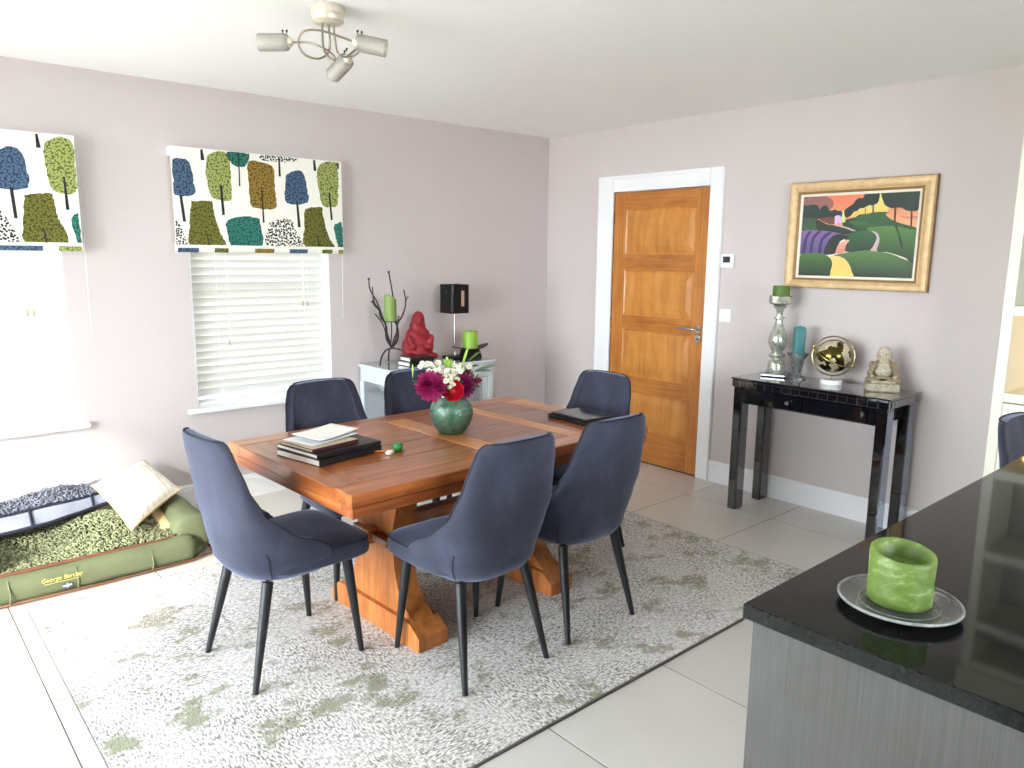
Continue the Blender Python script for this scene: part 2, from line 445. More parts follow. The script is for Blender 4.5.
# ------------------------------------------------------------------ mesh builder
class MB:
    def __init__(s):
        s.v = []; s.f = []; s.m = []
    def add(s, verts, faces, mat=0, M=None):
        o = len(s.v)
        s.v += [tuple(M @ Vector(p)) if M is not None else tuple(p) for p in verts]
        s.f += [tuple(i + o for i in f) for f in faces]
        s.m += [mat] * len(faces)
        return s
    def box(s, x0, x1, y0, y1, z0, z1, b=0.0, mat=0, M=None):
        x0, x1 = min(x0, x1), max(x0, x1); y0, y1 = min(y0, y1), max(y0, y1); z0, z1 = min(z0, z1), max(z0, z1)
        if b <= 0:
            v = [(x, y, z) for z in (z0, z1) for y in (y0, y1) for x in (x0, x1)]
            return s.add(v, [(0, 2, 3, 1), (4, 5, 7, 6), (0, 1, 5, 4), (2, 6, 7, 3), (0, 4, 6, 2), (1, 3, 7, 5)], mat, M)
        b = min(b, (x1 - x0) * .49, (y1 - y0) * .49, (z1 - z0) * .49)
        V = []; idx = {}
        for sx in (0, 1):
            for sy in (0, 1):
                for sz in (0, 1):
                    c = ((x1 if sx else x0), (y1 if sy else y0), (z1 if sz else z0))
                    d = (-1 if sx else 1, -1 if sy else 1, -1 if sz else 1)
                    for a in range(3):
                        idx[(sx, sy, sz, a)] = len(V)
                        V.append(tuple(c[k] + (0 if k == a else d[k] * b) for k in range(3)))
        F = []
        for a in range(3):
            o1, o2 = (a + 1) % 3, (a + 2) % 3
            for sa in (0, 1):
                q = []
                for p1, p2 in ((0, 0), (1, 0), (1, 1), (0, 1)):
                    k = [0, 0, 0]; k[a] = sa; k[o1] = p1; k[o2] = p2
                    q.append(idx[(k[0], k[1], k[2], a)])
                F.append(tuple(q if sa else q[::-1]))
            for p1 in (0, 1):
                for p2 in (0, 1):
                    k0 = [0, 0, 0]; k0[o1] = p1; k0[o2] = p2; k1 = list(k0); k1[a] = 1
                    q = [idx[(*k0, o1)], idx[(*k0, o2)], idx[(*k1, o2)], idx[(*k1, o1)]]
                    F.append(tuple(q[::-1] if p1 != p2 else q))
        for sx in (0, 1):
            for sy in (0, 1):
                for sz in (0, 1):
                    q = [idx[(sx, sy, sz, a)] for a in range(3)]
                    F.append(tuple(q if (sx + sy + sz) % 2 else q[::-1]))
        return s.add(V, F, mat, M)
    def lathe(s, prof, n=24, mat=0, M=None, sx=1.0, sy=1.0):
        """prof: (radius, z) from bottom to top"""
        V = []; F = []; rows = []
        for r, z in prof:
            if r < 1e-6:
                rows.append([len(V)]); V.append((0, 0, z))
            else:
                rows.append(list(range(len(V), len(V) + n)))
                V += [(r * sx * math.cos(2 * PI * i / n), r * sy * math.sin(2 * PI * i / n), z) for i in range(n)]
        for a, b in zip(rows, rows[1:]):
            for i in range(n):
                j = (i + 1) % n
                if len(a) == 1 and len(b) == 1: continue
                if len(a) == 1: F.append((a[0], b[j], b[i]))
                elif len(b) == 1: F.append((a[i], a[j], b[0]))
                else: F.append((a[i], a[j], b[j], b[i]))
        return s.add(V, F, mat, M)
    def cyl(s, r, z0, z1, n=20, mat=0, M=None, r2=None):
        r2 = r if r2 is None else r2
        return s.lathe([(0, z0), (r, z0), (r2, z1), (0, z1)], n, mat, M)
    def ball(s, c, r, n=12, m=8, mat=0, M=None):
        rx, ry, rz = (r, r, r) if not hasattr(r, '__len__') else r
        T = Matrix.Translation(c) @ Matrix.Diagonal((rx, ry, rz, 1))
        if M is not None: T = M @ T
        return s.lathe([(math.sin(PI * k / m) if 0 < k < m else 0, -math.cos(PI * k / m)) for k in range(m + 1)], n, mat, T)
    def tube(s, path, r, n=8, closed=False, mat=0, M=None, flat=1.0):
        P = [Vector(p) for p in path]
        R = r if hasattr(r, '__len__') else [r] * len(P)
        V = []; F = []; k = len(P); up = None
        for i, p in enumerate(P):
            if closed: t = P[(i + 1) % k] - P[i - 1]
            else: t = P[min(i + 1, k - 1)] - P[max(i - 1, 0)]
            if t.length < 1e-9: t = Vector((0, 0, 1))
            t.normalize()
            if up is None:
                up = Vector((0, 0, 1)) if abs(t.z) < 0.9 else Vector((1, 0, 0))
            a = up - t * up.dot(t)
            if a.length < 1e-6: a = t.orthogonal()
            a.normalize(); up = a; bb = t.cross(a)
            for j in range(n):
                w = 2 * PI * j / n
                V.append(p + (a * math.cos(w) * flat + bb * math.sin(w)) * R[i])
        for i in range(k if closed else k - 1):
            i2 = (i + 1) % k
            for j in range(n):
                j2 = (j + 1) % n
                F.append((i * n + j, i * n + j2, i2 * n + j2, i2 * n + j))
        if not closed:
            F.append(tuple(range(n))[::-1]); F.append(tuple((k - 1) * n + j for j in range(n)))
        return s.add(V, F, mat, M)
    def grid(s, fn, nu, nv, mat=0, M=None, wrap=False):
        V = [fn(i / (nu - (0 if wrap else 1)), j / (nv - 1)) for j in range(nv) for i in range(nu)]
        F = []
        for j in range(nv - 1):
            for i in range(nu if wrap else nu - 1):
                i2 = (i + 1) % nu
                F.append((j * nu + i, j * nu + i2, (j + 1) * nu + i2, (j + 1) * nu + i))
        return s.add(V, F, mat, M)
    def prism(s, poly, d0, d1, axis='y', mat=0, M=None):
        """poly of (a,b) extruded along axis; axis y: (x,z); x: (y,z); z: (x,y)"""
        n = len(poly)
        def pt(a, b, d):
            return {'y': (a, d, b), 'x': (d, a, b), 'z': (a, b, d)}[axis]
        V = [pt(a, b, d0) for a, b in poly] + [pt(a, b, d1) for a, b in poly]
        F = [tuple(range(n)), tuple(range(2 * n - 1, n - 1, -1))]
        F += [(i, i + n, (i + 1) % n + n, (i + 1) % n) for i in range(n)]
        return s.add(V, F, mat, M)
    def mesh(s, name, mats, smooth=False, fix=True):
        me = bpy.data.meshes.new(name)
        me.from_pydata(s.v, [], s.f)
        for m in (mats if isinstance(mats, (list, tuple)) else [mats]):
            me.materials.append(MATS[m])
        me.polygons.foreach_set('material_index', s.m)
        if fix:
            import bmesh
            bm = bmesh.new(); bm.from_mesh(me)
            bmesh.ops.recalc_face_normals(bm, faces=bm.faces)
            bm.to_mesh(me); bm.free()
        if smooth:
            me.polygons.foreach_set('use_smooth', [True] * len(me.polygons))
            if smooth is not True:
                me.set_sharp_from_angle(angle=math.radians(smooth))
        me.update()
        return me

def spline(pts, n=6, closed=False):
    P = [Vector(p) for p in pts]; out = []; k = len(P)
    for i in range(k if closed else k - 1):
        if closed: p0, p1, p2, p3 = P[i - 1], P[i], P[(i + 1) % k], P[(i + 2) % k]
        else: p0, p1, p2, p3 = P[max(i - 1, 0)], P[i], P[i + 1], P[min(i + 2, k - 1)]
        for j in range(n):
            t = j / n
            out.append(0.5 * ((2 * p1) + (p2 - p0) * t + (2 * p0 - 5 * p1 + 4 * p2 - p3) * t * t + (3 * p1 - p0 - 3 * p2 + p3) * t ** 3))
    if not closed: out.append(P[-1])
    return out

def interp(tab, x):
    if x <= tab[0][0]: return tab[0][1]
    for (a, b), (c, d) in zip(tab, tab[1:]):
        if x <= c:
            t = (x - a) / (c - a); t = t * t * (3 - 2 * t) * 0.5 + t * 0.5
            return b + (d - b) * t
    return tab[-1][1]

def link(name, me, parent=None, loc=None, rot=None):
    o = bpy.data.objects.new(name, me)
    COL.objects.link(o)
    if parent is not None: o.parent = parent
    if loc is not None: o.location = loc
    if rot is not None: o.rotation_euler = rot
    return o

def obj(name, mb, mats, parent=None, loc=None, rot=None, smooth=False, label=None):
    o = link(name, mb.mesh(name, mats, smooth), parent, loc, rot)
    if label: o['label'] = label
    return o

def tag(o, label, cat, group=None, kind=None):
    o['label'] = label
    o['category'] = cat
    if group: o['group'] = group
    if kind: o['kind'] = kind
    return o

def thing(name, label, cat, loc=(0, 0, 0), rz=0.0, group=None, kind=None):
    o = bpy.data.objects.new(name, None)
    o.empty_display_size = 0.1
    COL.objects.link(o)
    o.location = loc; o.rotation_euler = (0, 0, rz)
    return tag(o, label, cat, group, kind)

def struct(o):
    o['kind'] = 'structure'
    return o

def copy_tree(o, parent=None):
    c = o.copy(); COL.objects.link(c); c.parent = parent
    for ch in o.children: copy_tree(ch, c)
    return c

def RZ(a): return Matrix.Rotation(a, 4, 'Z')
def TR(x, y, z): return Matrix.Translation((x, y, z))

# flat prints: outlines in metres on their own planes
BLIND_A = {'blue': [[(-2.943, 2.025), (-2.903, 2.033), (-2.861, 2.027), (-2.843, 1.981), (-2.834, 1.907), (-2.837, 1.842), (-2.941, 1.834), (-2.943, 1.92)], [(-2.282, 1.979), (-2.255, 2.01), (-2.204, 2.025), (-2.166, 2.011), (-2.151, 1.941), (-2.146, 1.835), (-2.284, 1.822), (-2.291, 1.909)]], 'lime': [[(-2.752, 2.052), (-2.723, 2.081), (-2.684, 2.096), (-2.64, 2.084), (-2.622, 2.042), (-2.622, 1.943), (-2.622, 1.844), (-2.648, 1.82), (-2.71, 1.822), (-2.747, 1.847), (-2.757, 1.934), (-2.764, 1.987)], [(-2.065, 2.054), (-2.024, 2.087), (-1.97, 2.094), (-1.936, 2.082), (-1.929, 1.992), (-1.94, 1.833), (-1.979, 1.816), (-2.04, 1.822), (-2.064, 1.899), (-2.077, 1.994)]], 'teal': [[(-2.634, 2.093), (-2.507, 2.096), (-2.528, 2.028), (-2.552, 2.017), (-2.592, 2.017), (-2.619, 2.042)], [(-2.66, 1.697), (-2.613, 1.724), (-2.542, 1.733), (-2.471, 1.725), (-2.455, 1.693), (-2.455, 1.555), (-2.628, 1.552), (-2.658, 1.642)], [(-1.965, 1.697), (-1.94, 1.717), (-1.912, 1.714), (-1.906, 1.562), (-1.938, 1.562), (-1.963, 1.648)]], 'must': [[(-2.509, 2.054), (-2.456, 2.058), (-2.384, 2.045), (-2.355, 2.008), (-2.356, 1.905), (-2.35, 1.824), (-2.365, 1.787), (-2.469, 1.784), (-2.51, 1.799), (-2.516, 1.906), (-2.52, 1.995)]], 'dots': [[(-2.442, 2.093), (-2.332, 2.101), (-2.207, 2.098), (-2.221, 2.076), (-2.309, 2.066), (-2.419, 2.065)], [(-2.406, 1.683), (-2.38, 1.713), (-2.298, 1.73), (-2.248, 1.712), (-2.225, 1.641), (-2.189, 1.558), (-2.418, 1.555)], [(-2.945, 1.687), (-2.934, 1.698), (-2.907, 1.624), (-2.879, 1.549), (-2.948, 1.548)]], 'olive': [[(-2.856, 1.793), (-2.832, 1.808), (-2.744, 1.813), (-2.732, 1.794), (-2.722, 1.706), (-2.698, 1.629), (-2.674, 1.551), (-2.868, 1.549), (-2.871, 1.657)], [(-2.168, 1.78), (-2.134, 1.802), (-2.054, 1.81), (-2.045, 1.78), (-2.03, 1.708), (-2.006, 1.623), (-1.973, 1.555), (-2.17, 1.559), (-2.174, 1.679)]], 'trunk': [[(-2.917, 1.835), (-2.902, 1.836), (-2.889, 1.691), (-2.905, 1.691)], [(-2.689, 1.906), (-2.676, 1.906), (-2.667, 1.738), (-2.683, 1.735)], [(-2.573, 2.09), (-2.566, 2.09), (-2.568, 1.907), (-2.576, 1.906)], [(-2.442, 1.899), (-2.434, 1.9), (-2.43, 1.701), (-2.441, 1.701)], [(-2.327, 2.095), (-2.318, 2.096), (-2.315, 1.98), (-2.329, 1.979)], [(-2.788, 2.093), (-2.775, 2.095), (-2.767, 2.037), (-2.788, 2.035)], [(-2.222, 1.829), (-2.209, 1.829), (-2.198, 1.682), (-2.216, 1.681)], [(-2.1, 2.095), (-2.086, 2.096), (-2.079, 2.031), (-2.098, 2.03)], [(-2.001, 1.903), (-1.99, 1.904), (-1.976, 1.734), (-1.99, 1.733)], [(-1.938, 2.094), (-1.923, 2.092), (-1.922, 2.053), (-1.932, 2.058)], [(-2.783, 1.649), (-2.779, 1.649), (-2.762, 1.561), (-2.771, 1.561)], [(-2.093, 1.645), (-2.088, 1.645), (-2.069, 1.566), (-2.08, 1.566)]]}
BLIND_B = {'blue': [[(-3.74, 2.004), (-3.717, 2.019), (-3.679, 2.02), (-3.651, 1.995), (-3.641, 1.935), (-3.638, 1.831), (-3.771, 1.822), (-3.769, 1.925), (-3.761, 1.977)]], 'lime': [[(-3.56, 2.021), (-3.537, 2.063), (-3.495, 2.087), (-3.447, 2.081), (-3.422, 2.043), (-3.423, 1.953), (-3.428, 1.822), (-3.501, 1.813), (-3.542, 1.846), (-3.555, 1.934)]], 'teal': [[(-3.461, 1.687), (-3.443, 1.706), (-3.427, 1.707), (-3.422, 1.568), (-3.438, 1.559), (-3.46, 1.651)]], 'dots': [[(-3.81, 1.708), (-3.787, 1.718), (-3.765, 1.715), (-3.745, 1.685), (-3.714, 1.616), (-3.692, 1.554), (-3.839, 1.552)]], 'olive': [[(-3.66, 1.777), (-3.645, 1.795), (-3.549, 1.808), (-3.535, 1.788), (-3.519, 1.685), (-3.481, 1.558), (-3.669, 1.555), (-3.673, 1.662)]], 'trunk': [[(-3.718, 1.826), (-3.703, 1.827), (-3.695, 1.678), (-3.71, 1.678)], [(-3.482, 1.895), (-3.474, 1.895), (-3.465, 1.73), (-3.481, 1.73)], [(-3.588, 2.091), (-3.578, 2.093), (-3.568, 2.027), (-3.588, 2.025)], [(-3.591, 1.637), (-3.586, 1.638), (-3.576, 1.561), (-3.585, 1.561)]]}
# painted picture: name, curved outline, colour at its top and bottom, outline on the canvas plane
PAINT = [('sky', 1, (240, 128, 92), (240, 160, 120), [(-2.1939, 1.9051), (-2.8832, 1.8993), (-2.8932, 1.6836), (-2.2113, 1.6869)]),
('sky', 1, (150, 100, 98), (160, 104, 96), [(-2.1949, 1.8926), (-2.3158, 1.8867), (-2.3642, 1.8782), (-2.4012, 1.8462), (-2.3831, 1.8065), (-2.3087, 1.8133), (-2.2009, 1.8173)]),
('sky', 1, (252, 236, 140), (240, 200, 100), [(-2.4999, 1.7704), (-2.562, 1.8079), (-2.5765, 1.8152), (-2.6342, 1.8362), (-2.6595, 1.8582), (-2.658, 1.8967), (-2.6813, 1.8955), (-2.6866, 1.8377), (-2.7263, 1.8017), (-2.7253, 1.7711), (-2.6594, 1.7732), (-2.5408, 1.7612), (-2.5092, 1.7581)]),
('sky', 0, (232, 150, 110), (240, 180, 130), [(-2.7113, 1.7984), (-2.7871, 1.7956), (-2.873, 1.7812), (-2.8779, 1.6914), (-2.7796, 1.7161), (-2.7148, 1.7599)]),
('cloud', 1, (214, 130, 110), (214, 130, 110), [(-2.7753, 1.7619), (-2.8134, 1.7531), (-2.8718, 1.7552), (-2.8729, 1.7439), (-2.8142, 1.7448)]),
('far trees', 1, (40, 66, 62), (22, 38, 34), [(-2.217, 1.7582), (-2.2159, 1.8292), (-2.2403, 1.8345), (-2.2712, 1.8395), (-2.3072, 1.8318), (-2.3201, 1.8088), (-2.33, 1.8207), (-2.3508, 1.8321), (-2.3688, 1.8233), (-2.3792, 1.8026), (-2.3965, 1.7999), (-2.4131, 1.8054), (-2.4308, 1.7967), (-2.4475, 1.7981), (-2.4617, 1.7796), (-2.4592, 1.7596), (-2.4169, 1.7608), (-2.3311, 1.7551)]),
('brown field', 1, (110, 62, 52), (120, 72, 58), [(-2.3223, 1.7553), (-2.4167, 1.7628), (-2.42, 1.7242), (-2.377, 1.7252)]),
('left field', 1, (48, 78, 56), (54, 88, 54), [(-2.2102, 1.7584), (-2.291, 1.7603), (-2.3284, 1.7346), (-2.3325, 1.685), (-2.2159, 1.6868)]),
('dark slope', 1, (28, 52, 34), (22, 40, 28), [(-2.305, 1.7517), (-2.3686, 1.7234), (-2.4122, 1.7163), (-2.4683, 1.703), (-2.5406, 1.6817), (-2.5097, 1.6581), (-2.3984, 1.6758), (-2.3193, 1.6852)]),
('slope', 1, (36, 70, 36), (24, 50, 28), [(-2.4624, 1.7233), (-2.4854, 1.7468), (-2.5965, 1.7674), (-2.6391, 1.7816), (-2.627, 1.696), (-2.6042, 1.6807), (-2.5406, 1.6817), (-2.4896, 1.6986)]),
('upper hill', 1, (40, 92, 46), (26, 62, 44), [(-2.5408, 1.7612), (-2.6, 1.7751), (-2.6586, 1.7829), (-2.7208, 1.7789), (-2.7026, 1.768), (-2.7318, 1.7421), (-2.7714, 1.7239), (-2.8175, 1.7095), (-2.8747, 1.6877), (-2.8728, 1.6312), (-2.5499, 1.6576)]),
('middle rim', 1, (60, 110, 52), (24, 56, 34), [(-2.4948, 1.7346), (-2.5481, 1.7352), (-2.5431, 1.7354), (-2.584, 1.7304), (-2.6249, 1.7196), (-2.6775, 1.7029), (-2.6277, 1.6882), (-2.5478, 1.6816), (-2.5296, 1.7138)]),
('right hill', 1, (84, 132, 56), (24, 42, 36), [(-2.6034, 1.6925), (-2.6657, 1.7039), (-2.7352, 1.7056), (-2.7811, 1.7008), (-2.8345, 1.6865), (-2.8765, 1.6689), (-2.8761, 1.5011), (-2.8346, 1.5292), (-2.7801, 1.5498), (-2.7291, 1.5631), (-2.67, 1.5707), (-2.6728, 1.6256)]),
('tree shade', 1, (26, 48, 30), (24, 40, 30), [(-2.7558, 1.709), (-2.7675, 1.7049), (-2.7842, 1.6671), (-2.8087, 1.6056), (-2.8071, 1.5827), (-2.7937, 1.6057), (-2.7793, 1.6595)]),
('center hill', 1, (52, 100, 58), (20, 46, 32), [(-2.4892, 1.655), (-2.5332, 1.6725), (-2.5734, 1.6787), (-2.5478, 1.6815), (-2.6005, 1.6807), (-2.641, 1.673), (-2.6623, 1.6551), (-2.663, 1.6257), (-2.6416, 1.5785), (-2.6187, 1.5666), (-2.5833, 1.5664), (-2.501, 1.5661)]),
('winding path', 1, (206, 180, 196), (214, 176, 190), [(-2.6344, 1.5698), (-2.6555, 1.6002), (-2.6662, 1.6335), (-2.6571, 1.661), (-2.6348, 1.6762), (-2.6464, 1.6784), (-2.6693, 1.6647), (-2.6823, 1.6334), (-2.6769, 1.5982), (-2.6642, 1.5691)]),
('house path', 1, (200, 180, 188), (200, 180, 188), [(-2.4122, 1.7163), (-2.455, 1.7113), (-2.4975, 1.7024), (-2.5446, 1.6824), (-2.5241, 1.682), (-2.4856, 1.6966)]),
('lavender', 1, (136, 100, 160), (84, 76, 130), [(-2.2165, 1.6792), (-2.3191, 1.6868), (-2.3981, 1.6798), (-2.4673, 1.6654), (-2.4977, 1.6529), (-2.4531, 1.6351), (-2.4385, 1.6067), (-2.4345, 1.5535), (-2.2178, 1.5479)]),
('furrow', 1, (62, 44, 100), (52, 44, 96), [(-2.2617, 1.6806), (-2.2818, 1.6815), (-2.2601, 1.645), (-2.2493, 1.5545), (-2.2288, 1.5544), (-2.2385, 1.6326)]),
('furrow', 1, (62, 44, 100), (52, 44, 96), [(-2.3195, 1.6818), (-2.3416, 1.6806), (-2.3011, 1.6363), (-2.2966, 1.5548), (-2.2764, 1.5547), (-2.2851, 1.6406)]),
('furrow', 1, (62, 44, 100), (52, 44, 96), [(-2.3769, 1.6748), (-2.4073, 1.6723), (-2.3566, 1.6318), (-2.3476, 1.5551), (-2.33, 1.555), (-2.3409, 1.636)]),
('hollow', 1, (34, 40, 40), (18, 30, 24), [(-2.4171, 1.6579), (-2.4675, 1.6634), (-2.5108, 1.6448), (-2.4583, 1.6229), (-2.4427, 1.5577), (-2.3697, 1.5531), (-2.3819, 1.6151)]),
('salmon path', 1, (244, 190, 160), (222, 128, 116), [(-2.5141, 1.6315), (-2.479, 1.6269), (-2.4551, 1.6107), (-2.4441, 1.5904), (-2.4394, 1.5556), (-2.4928, 1.564), (-2.494, 1.5985)]),
('mound', 1, (40, 84, 46), (20, 44, 30), [(-2.4968, 1.5661), (-2.5039, 1.6045), (-2.5205, 1.6286), (-2.5577, 1.6264), (-2.58, 1.6043), (-2.6015, 1.5665)]),
('front hill', 1, (92, 134, 66), (24, 44, 38), [(-2.4268, 1.5432), (-2.5015, 1.56), (-2.6138, 1.5733), (-2.6342, 1.5714), (-2.7294, 1.56), (-2.7964, 1.5372), (-2.8821, 1.4954), (-2.8817, 1.4228), (-2.5476, 1.4126), (-2.5392, 1.4612), (-2.5146, 1.5054), (-2.4787, 1.5334)]),
('yellow path', 1, (246, 206, 124), (250, 206, 104), [(-2.4059, 1.536), (-2.4355, 1.5412), (-2.4787, 1.5334), (-2.5146, 1.5054), (-2.5372, 1.4611), (-2.5476, 1.4126), (-2.3949, 1.408), (-2.4232, 1.4586), (-2.4219, 1.4999)]),
('front bush', 1, (74, 120, 42), (22, 40, 32), [(-2.2201, 1.4026), (-2.2208, 1.5395), (-2.2674, 1.5546), (-2.3209, 1.5578), (-2.3746, 1.5469), (-2.4112, 1.5245), (-2.4234, 1.4917), (-2.4171, 1.4543), (-2.3949, 1.408)]),
('poplar', 1, (226, 232, 160), (200, 214, 140), [(-2.4581, 1.7335), (-2.4576, 1.7596), (-2.4642, 1.7995), (-2.4765, 1.7631), (-2.4799, 1.7329)]),
('house', 0, (226, 190, 240), (214, 176, 230), [(-2.4182, 1.7202), (-2.4164, 1.7669), (-2.4329, 1.7724), (-2.4536, 1.767), (-2.4614, 1.7152), (-2.4448, 1.7318), (-2.4352, 1.7199)]),
('tree row', 1, (24, 50, 36), (22, 40, 32), [(-2.4802, 1.759), (-2.4695, 1.7953), (-2.4958, 1.8183), (-2.5191, 1.8332), (-2.5298, 1.8505), (-2.549, 1.8634), (-2.5693, 1.8617), (-2.5775, 1.8816), (-2.5744, 1.8837), (-2.6088, 1.8994), (-2.658, 1.8967), (-2.661, 1.8504), (-2.6504, 1.8297), (-2.6219, 1.8192), (-2.6116, 1.8235), (-2.5772, 1.8065), (-2.561, 1.8079), (-2.5461, 1.7935), (-2.5512, 1.7925), (-2.527, 1.7894), (-2.5085, 1.7661)]),
('big tree', 1, (20, 48, 32), (24, 40, 36), [(-2.6806, 1.9032), (-2.8731, 1.8925), (-2.8726, 1.7924), (-2.8438, 1.7815), (-2.8103, 1.7864), (-2.779, 1.8027), (-2.734, 1.8006), (-2.7022, 1.8141), (-2.6854, 1.8378)]),
('trunk', 0, (84, 30, 26), (70, 24, 22), [(-2.7465, 1.8009), (-2.7559, 1.8005), (-2.7601, 1.7234), (-2.7515, 1.7263)]),
('trunk', 0, (100, 30, 24), (90, 28, 24), [(-2.8342, 1.7863), (-2.8423, 1.7861), (-2.8481, 1.6987), (-2.8397, 1.7015)]),
('trunk', 0, (70, 70, 36), (60, 60, 30), [(-2.6269, 1.821), (-2.6338, 1.8226), (-2.6379, 1.777), (-2.6311, 1.7741)]),
('trunk', 0, (90, 80, 40), (80, 70, 30), [(-2.588, 1.8077), (-2.592, 1.8075), (-2.595, 1.7733), (-2.5911, 1.7723)])]

# ================================================================== THE SETTING
CEIL = 2.45
RX0, RY0 = -6.3, -7.0          # far limits of the room (left of and behind the camera)
WIN = [(-4.39, -3.505), (-2.86, -1.975)]
WZ0, WZ1 = 0.60, 1.96

# floor: recessed grout bed with single 60 cm tiles
floor = obj('floor', MB().box(RX0 - .3, 0.3, RY0 - .3, 0.4, -0.12, -0.0010), 'grout')
struct(tag(floor, 'pale beige square floor tiles laid in a straight grid', 'floor'))
_tm = MB().box(-.2976, .2976, -.2976, .2976, -.012, 0.0, .0005).mesh('tile', 'tile')
_tx = [-0.385 + 0.6 * k + .3 for k in range(-10, 1)]
_ty = [-1.752 + 0.6 * k + .3 for k in range(-9, 3)]
def clip_tile(cx, cy):
    x0, x1 = max(cx - .2976, RX0 + .002), min(cx + .2976, -.002)
    y0, y1 = max(cy - .2976, RY0 + .002), min(cy + .2976, -.002)
    return x0, x1, y0, y1
for cx in _tx:
    for cy in _ty:
        x0, x1, y0, y1 = clip_tile(cx, cy)
        if x1 - x0 < .02 or y1 - y0 < .02: continue
        if x1 - x0 > .594 and y1 - y0 > .594:
            link('tile', _tm, floor, (cx, cy, 0))
        else:
            obj('tile', MB().box(x0 - cx, x1 - cx, y0 - cy, y1 - cy, -.012, 0, .0005), 'tile', floor, (cx, cy, 0))

ceiling = struct(tag(obj('ceiling', MB().box(RX0 - .3, .3, RY0 - .3, .3, CEIL, CEIL + .12), 'ceiling_paint'), 'plain white painted ceiling above the dining area', 'ceiling'))

# wall with the two windows
mb = MB()
T = 0.24
xs = [RX0 - .3, WIN[0][0], WIN[0][1], WIN[1][0], WIN[1][1], 0.24]
for a, b in ((xs[0], xs[1]), (xs[2], xs[3]), (xs[4], xs[5])):
    mb.box(a, b, 0, T, -.02, CEIL)
for a, b in WIN:
    mb.box(a, b, 0, T, -.02, WZ0); mb.box(a, b, 0, T, WZ1, CEIL)
wall_left = struct(tag(obj('wall_left', mb, 'wall_paint'), 'mauve grey painted wall with the two windows', 'wall'))

# wall with the door
DY0, DY1, DZ = -1.560, -0.712, 1.994
mb = MB()
mb.box(0, T, DY1, 0, -.02, CEIL); mb.box(0, T, RY0 - .3, DY0, -.02, CEIL); mb.box(0, T, DY0, DY1, DZ, CEIL)
wall_right = struct(tag(obj('wall_right', mb, 'wall_paint'), 'mauve grey painted wall with the oak door and the picture', 'wall'))

# wall with glazed doors, out of frame on the left
mb = MB()
mb.box(RX0 - T, RX0, RY0 - .3, PAT_Y0, -.02, CEIL); mb.box(RX0 - T, RX0, PAT_Y1, 0, -.02, CEIL); mb.box(RX0 - T, RX0, PAT_Y0, PAT_Y1, PAT_H, CEIL)
struct(tag(obj('wall_patio', mb, 'wall_paint'), 'mauve grey wall around the glazed garden doors left of the view', 'wall'))
pd = struct(thing('window_3', 'white glazed garden doors in the wall left of the view', 'window', (RX0 - .12, 0, 0)))
_n = 3; _w = (PAT_Y1 - PAT_Y0) / _n
for i in range(_n):
    y0 = PAT_Y0 + i * _w
    fr = MB().box(-.03, .03, y0, y0 + .035, .0, PAT_H).box(-.03, .03, y0 + _w - .035, y0 + _w, .0, PAT_H)
    fr.box(-.03, .03, y0 + .035, y0 + _w - .035, 0, .06).box(-.03, .03, y0 + .035, y0 + _w - .035, PAT_H - .05, PAT_H)
    o = obj('window_frame', fr, 'upvc', pd)
    obj('pane', MB().box(-.004, .004, y0 + .035, y0 + _w - .035, .06, PAT_H - .05), 'pane', o)
# wall behind the camera, with an unseen window added to bring in more light
mb = MB()
KX0, KX1, KZ0, KZ1 = -4.1, -1.7, 1.0, 2.1
mb.box(RX0 - .3, KX0, RY0 - T, RY0, -.02, CEIL); mb.box(KX1, .3, RY0 - T, RY0, -.02, CEIL)
mb.box(KX0, KX1, RY0 - T, RY0, -.02, KZ0); mb.box(KX0, KX1, RY0 - T, RY0, KZ1, CEIL)
struct(tag(obj('wall_behind', mb, 'wall_paint'), 'mauve grey wall behind the camera with an added window', 'wall'))
kw = struct(thing('window_4', 'unseen wide white window added behind the camera for more light', 'window', (0, RY0 - .12, 0)))
_w = (KX1 - KX0) / 2
for i in range(2):
    x0 = KX0 + i * _w
    fr = MB().box(x0, x0 + .05, -.03, .03, KZ0, KZ1).box(x0 + _w - .05, x0 + _w, -.03, .03, KZ0, KZ1)
    fr.box(x0 + .05, x0 + _w - .05, -.03, .03, KZ0, KZ0 + .05).box(x0 + .05, x0 + _w - .05, -.03, .03, KZ1 - .05, KZ1)
    o = obj('window_frame', fr, 'upvc', kw)
    obj('pane', MB().box(x0 + .05, x0 + _w - .05, -.004, .004, KZ0 + .05, KZ1 - .05), 'pane', o)

# baseboards with a moulded top
def skirting(name, pts_list, axis, label):
    prof = [(0, 0), (.018, 0), (.018, .118), (.014, .126), (.014, .134), (.008, .145), (0, .145)]
    mb = MB()
    for a, b in pts_list:
        if axis == 'x': mb.prism([(-d, z) for d, z in prof], a, b, 'x')          # runs along x on wall y=0
        else: mb.prism([(-d, z) for d, z in prof], a, b, 'y')                    # runs along y on wall x=0
    return struct(tag(obj(name, mb, 'white_paint'), label, 'skirting board'))
skirting('baseboard_left', [(RX0, -.018)], 'x', 'white skirting board along the window wall')
skirting('baseboard_right', [(-3.40, -1.662), (-.571, 0)], 'y', 'white skirting board along the door wall')

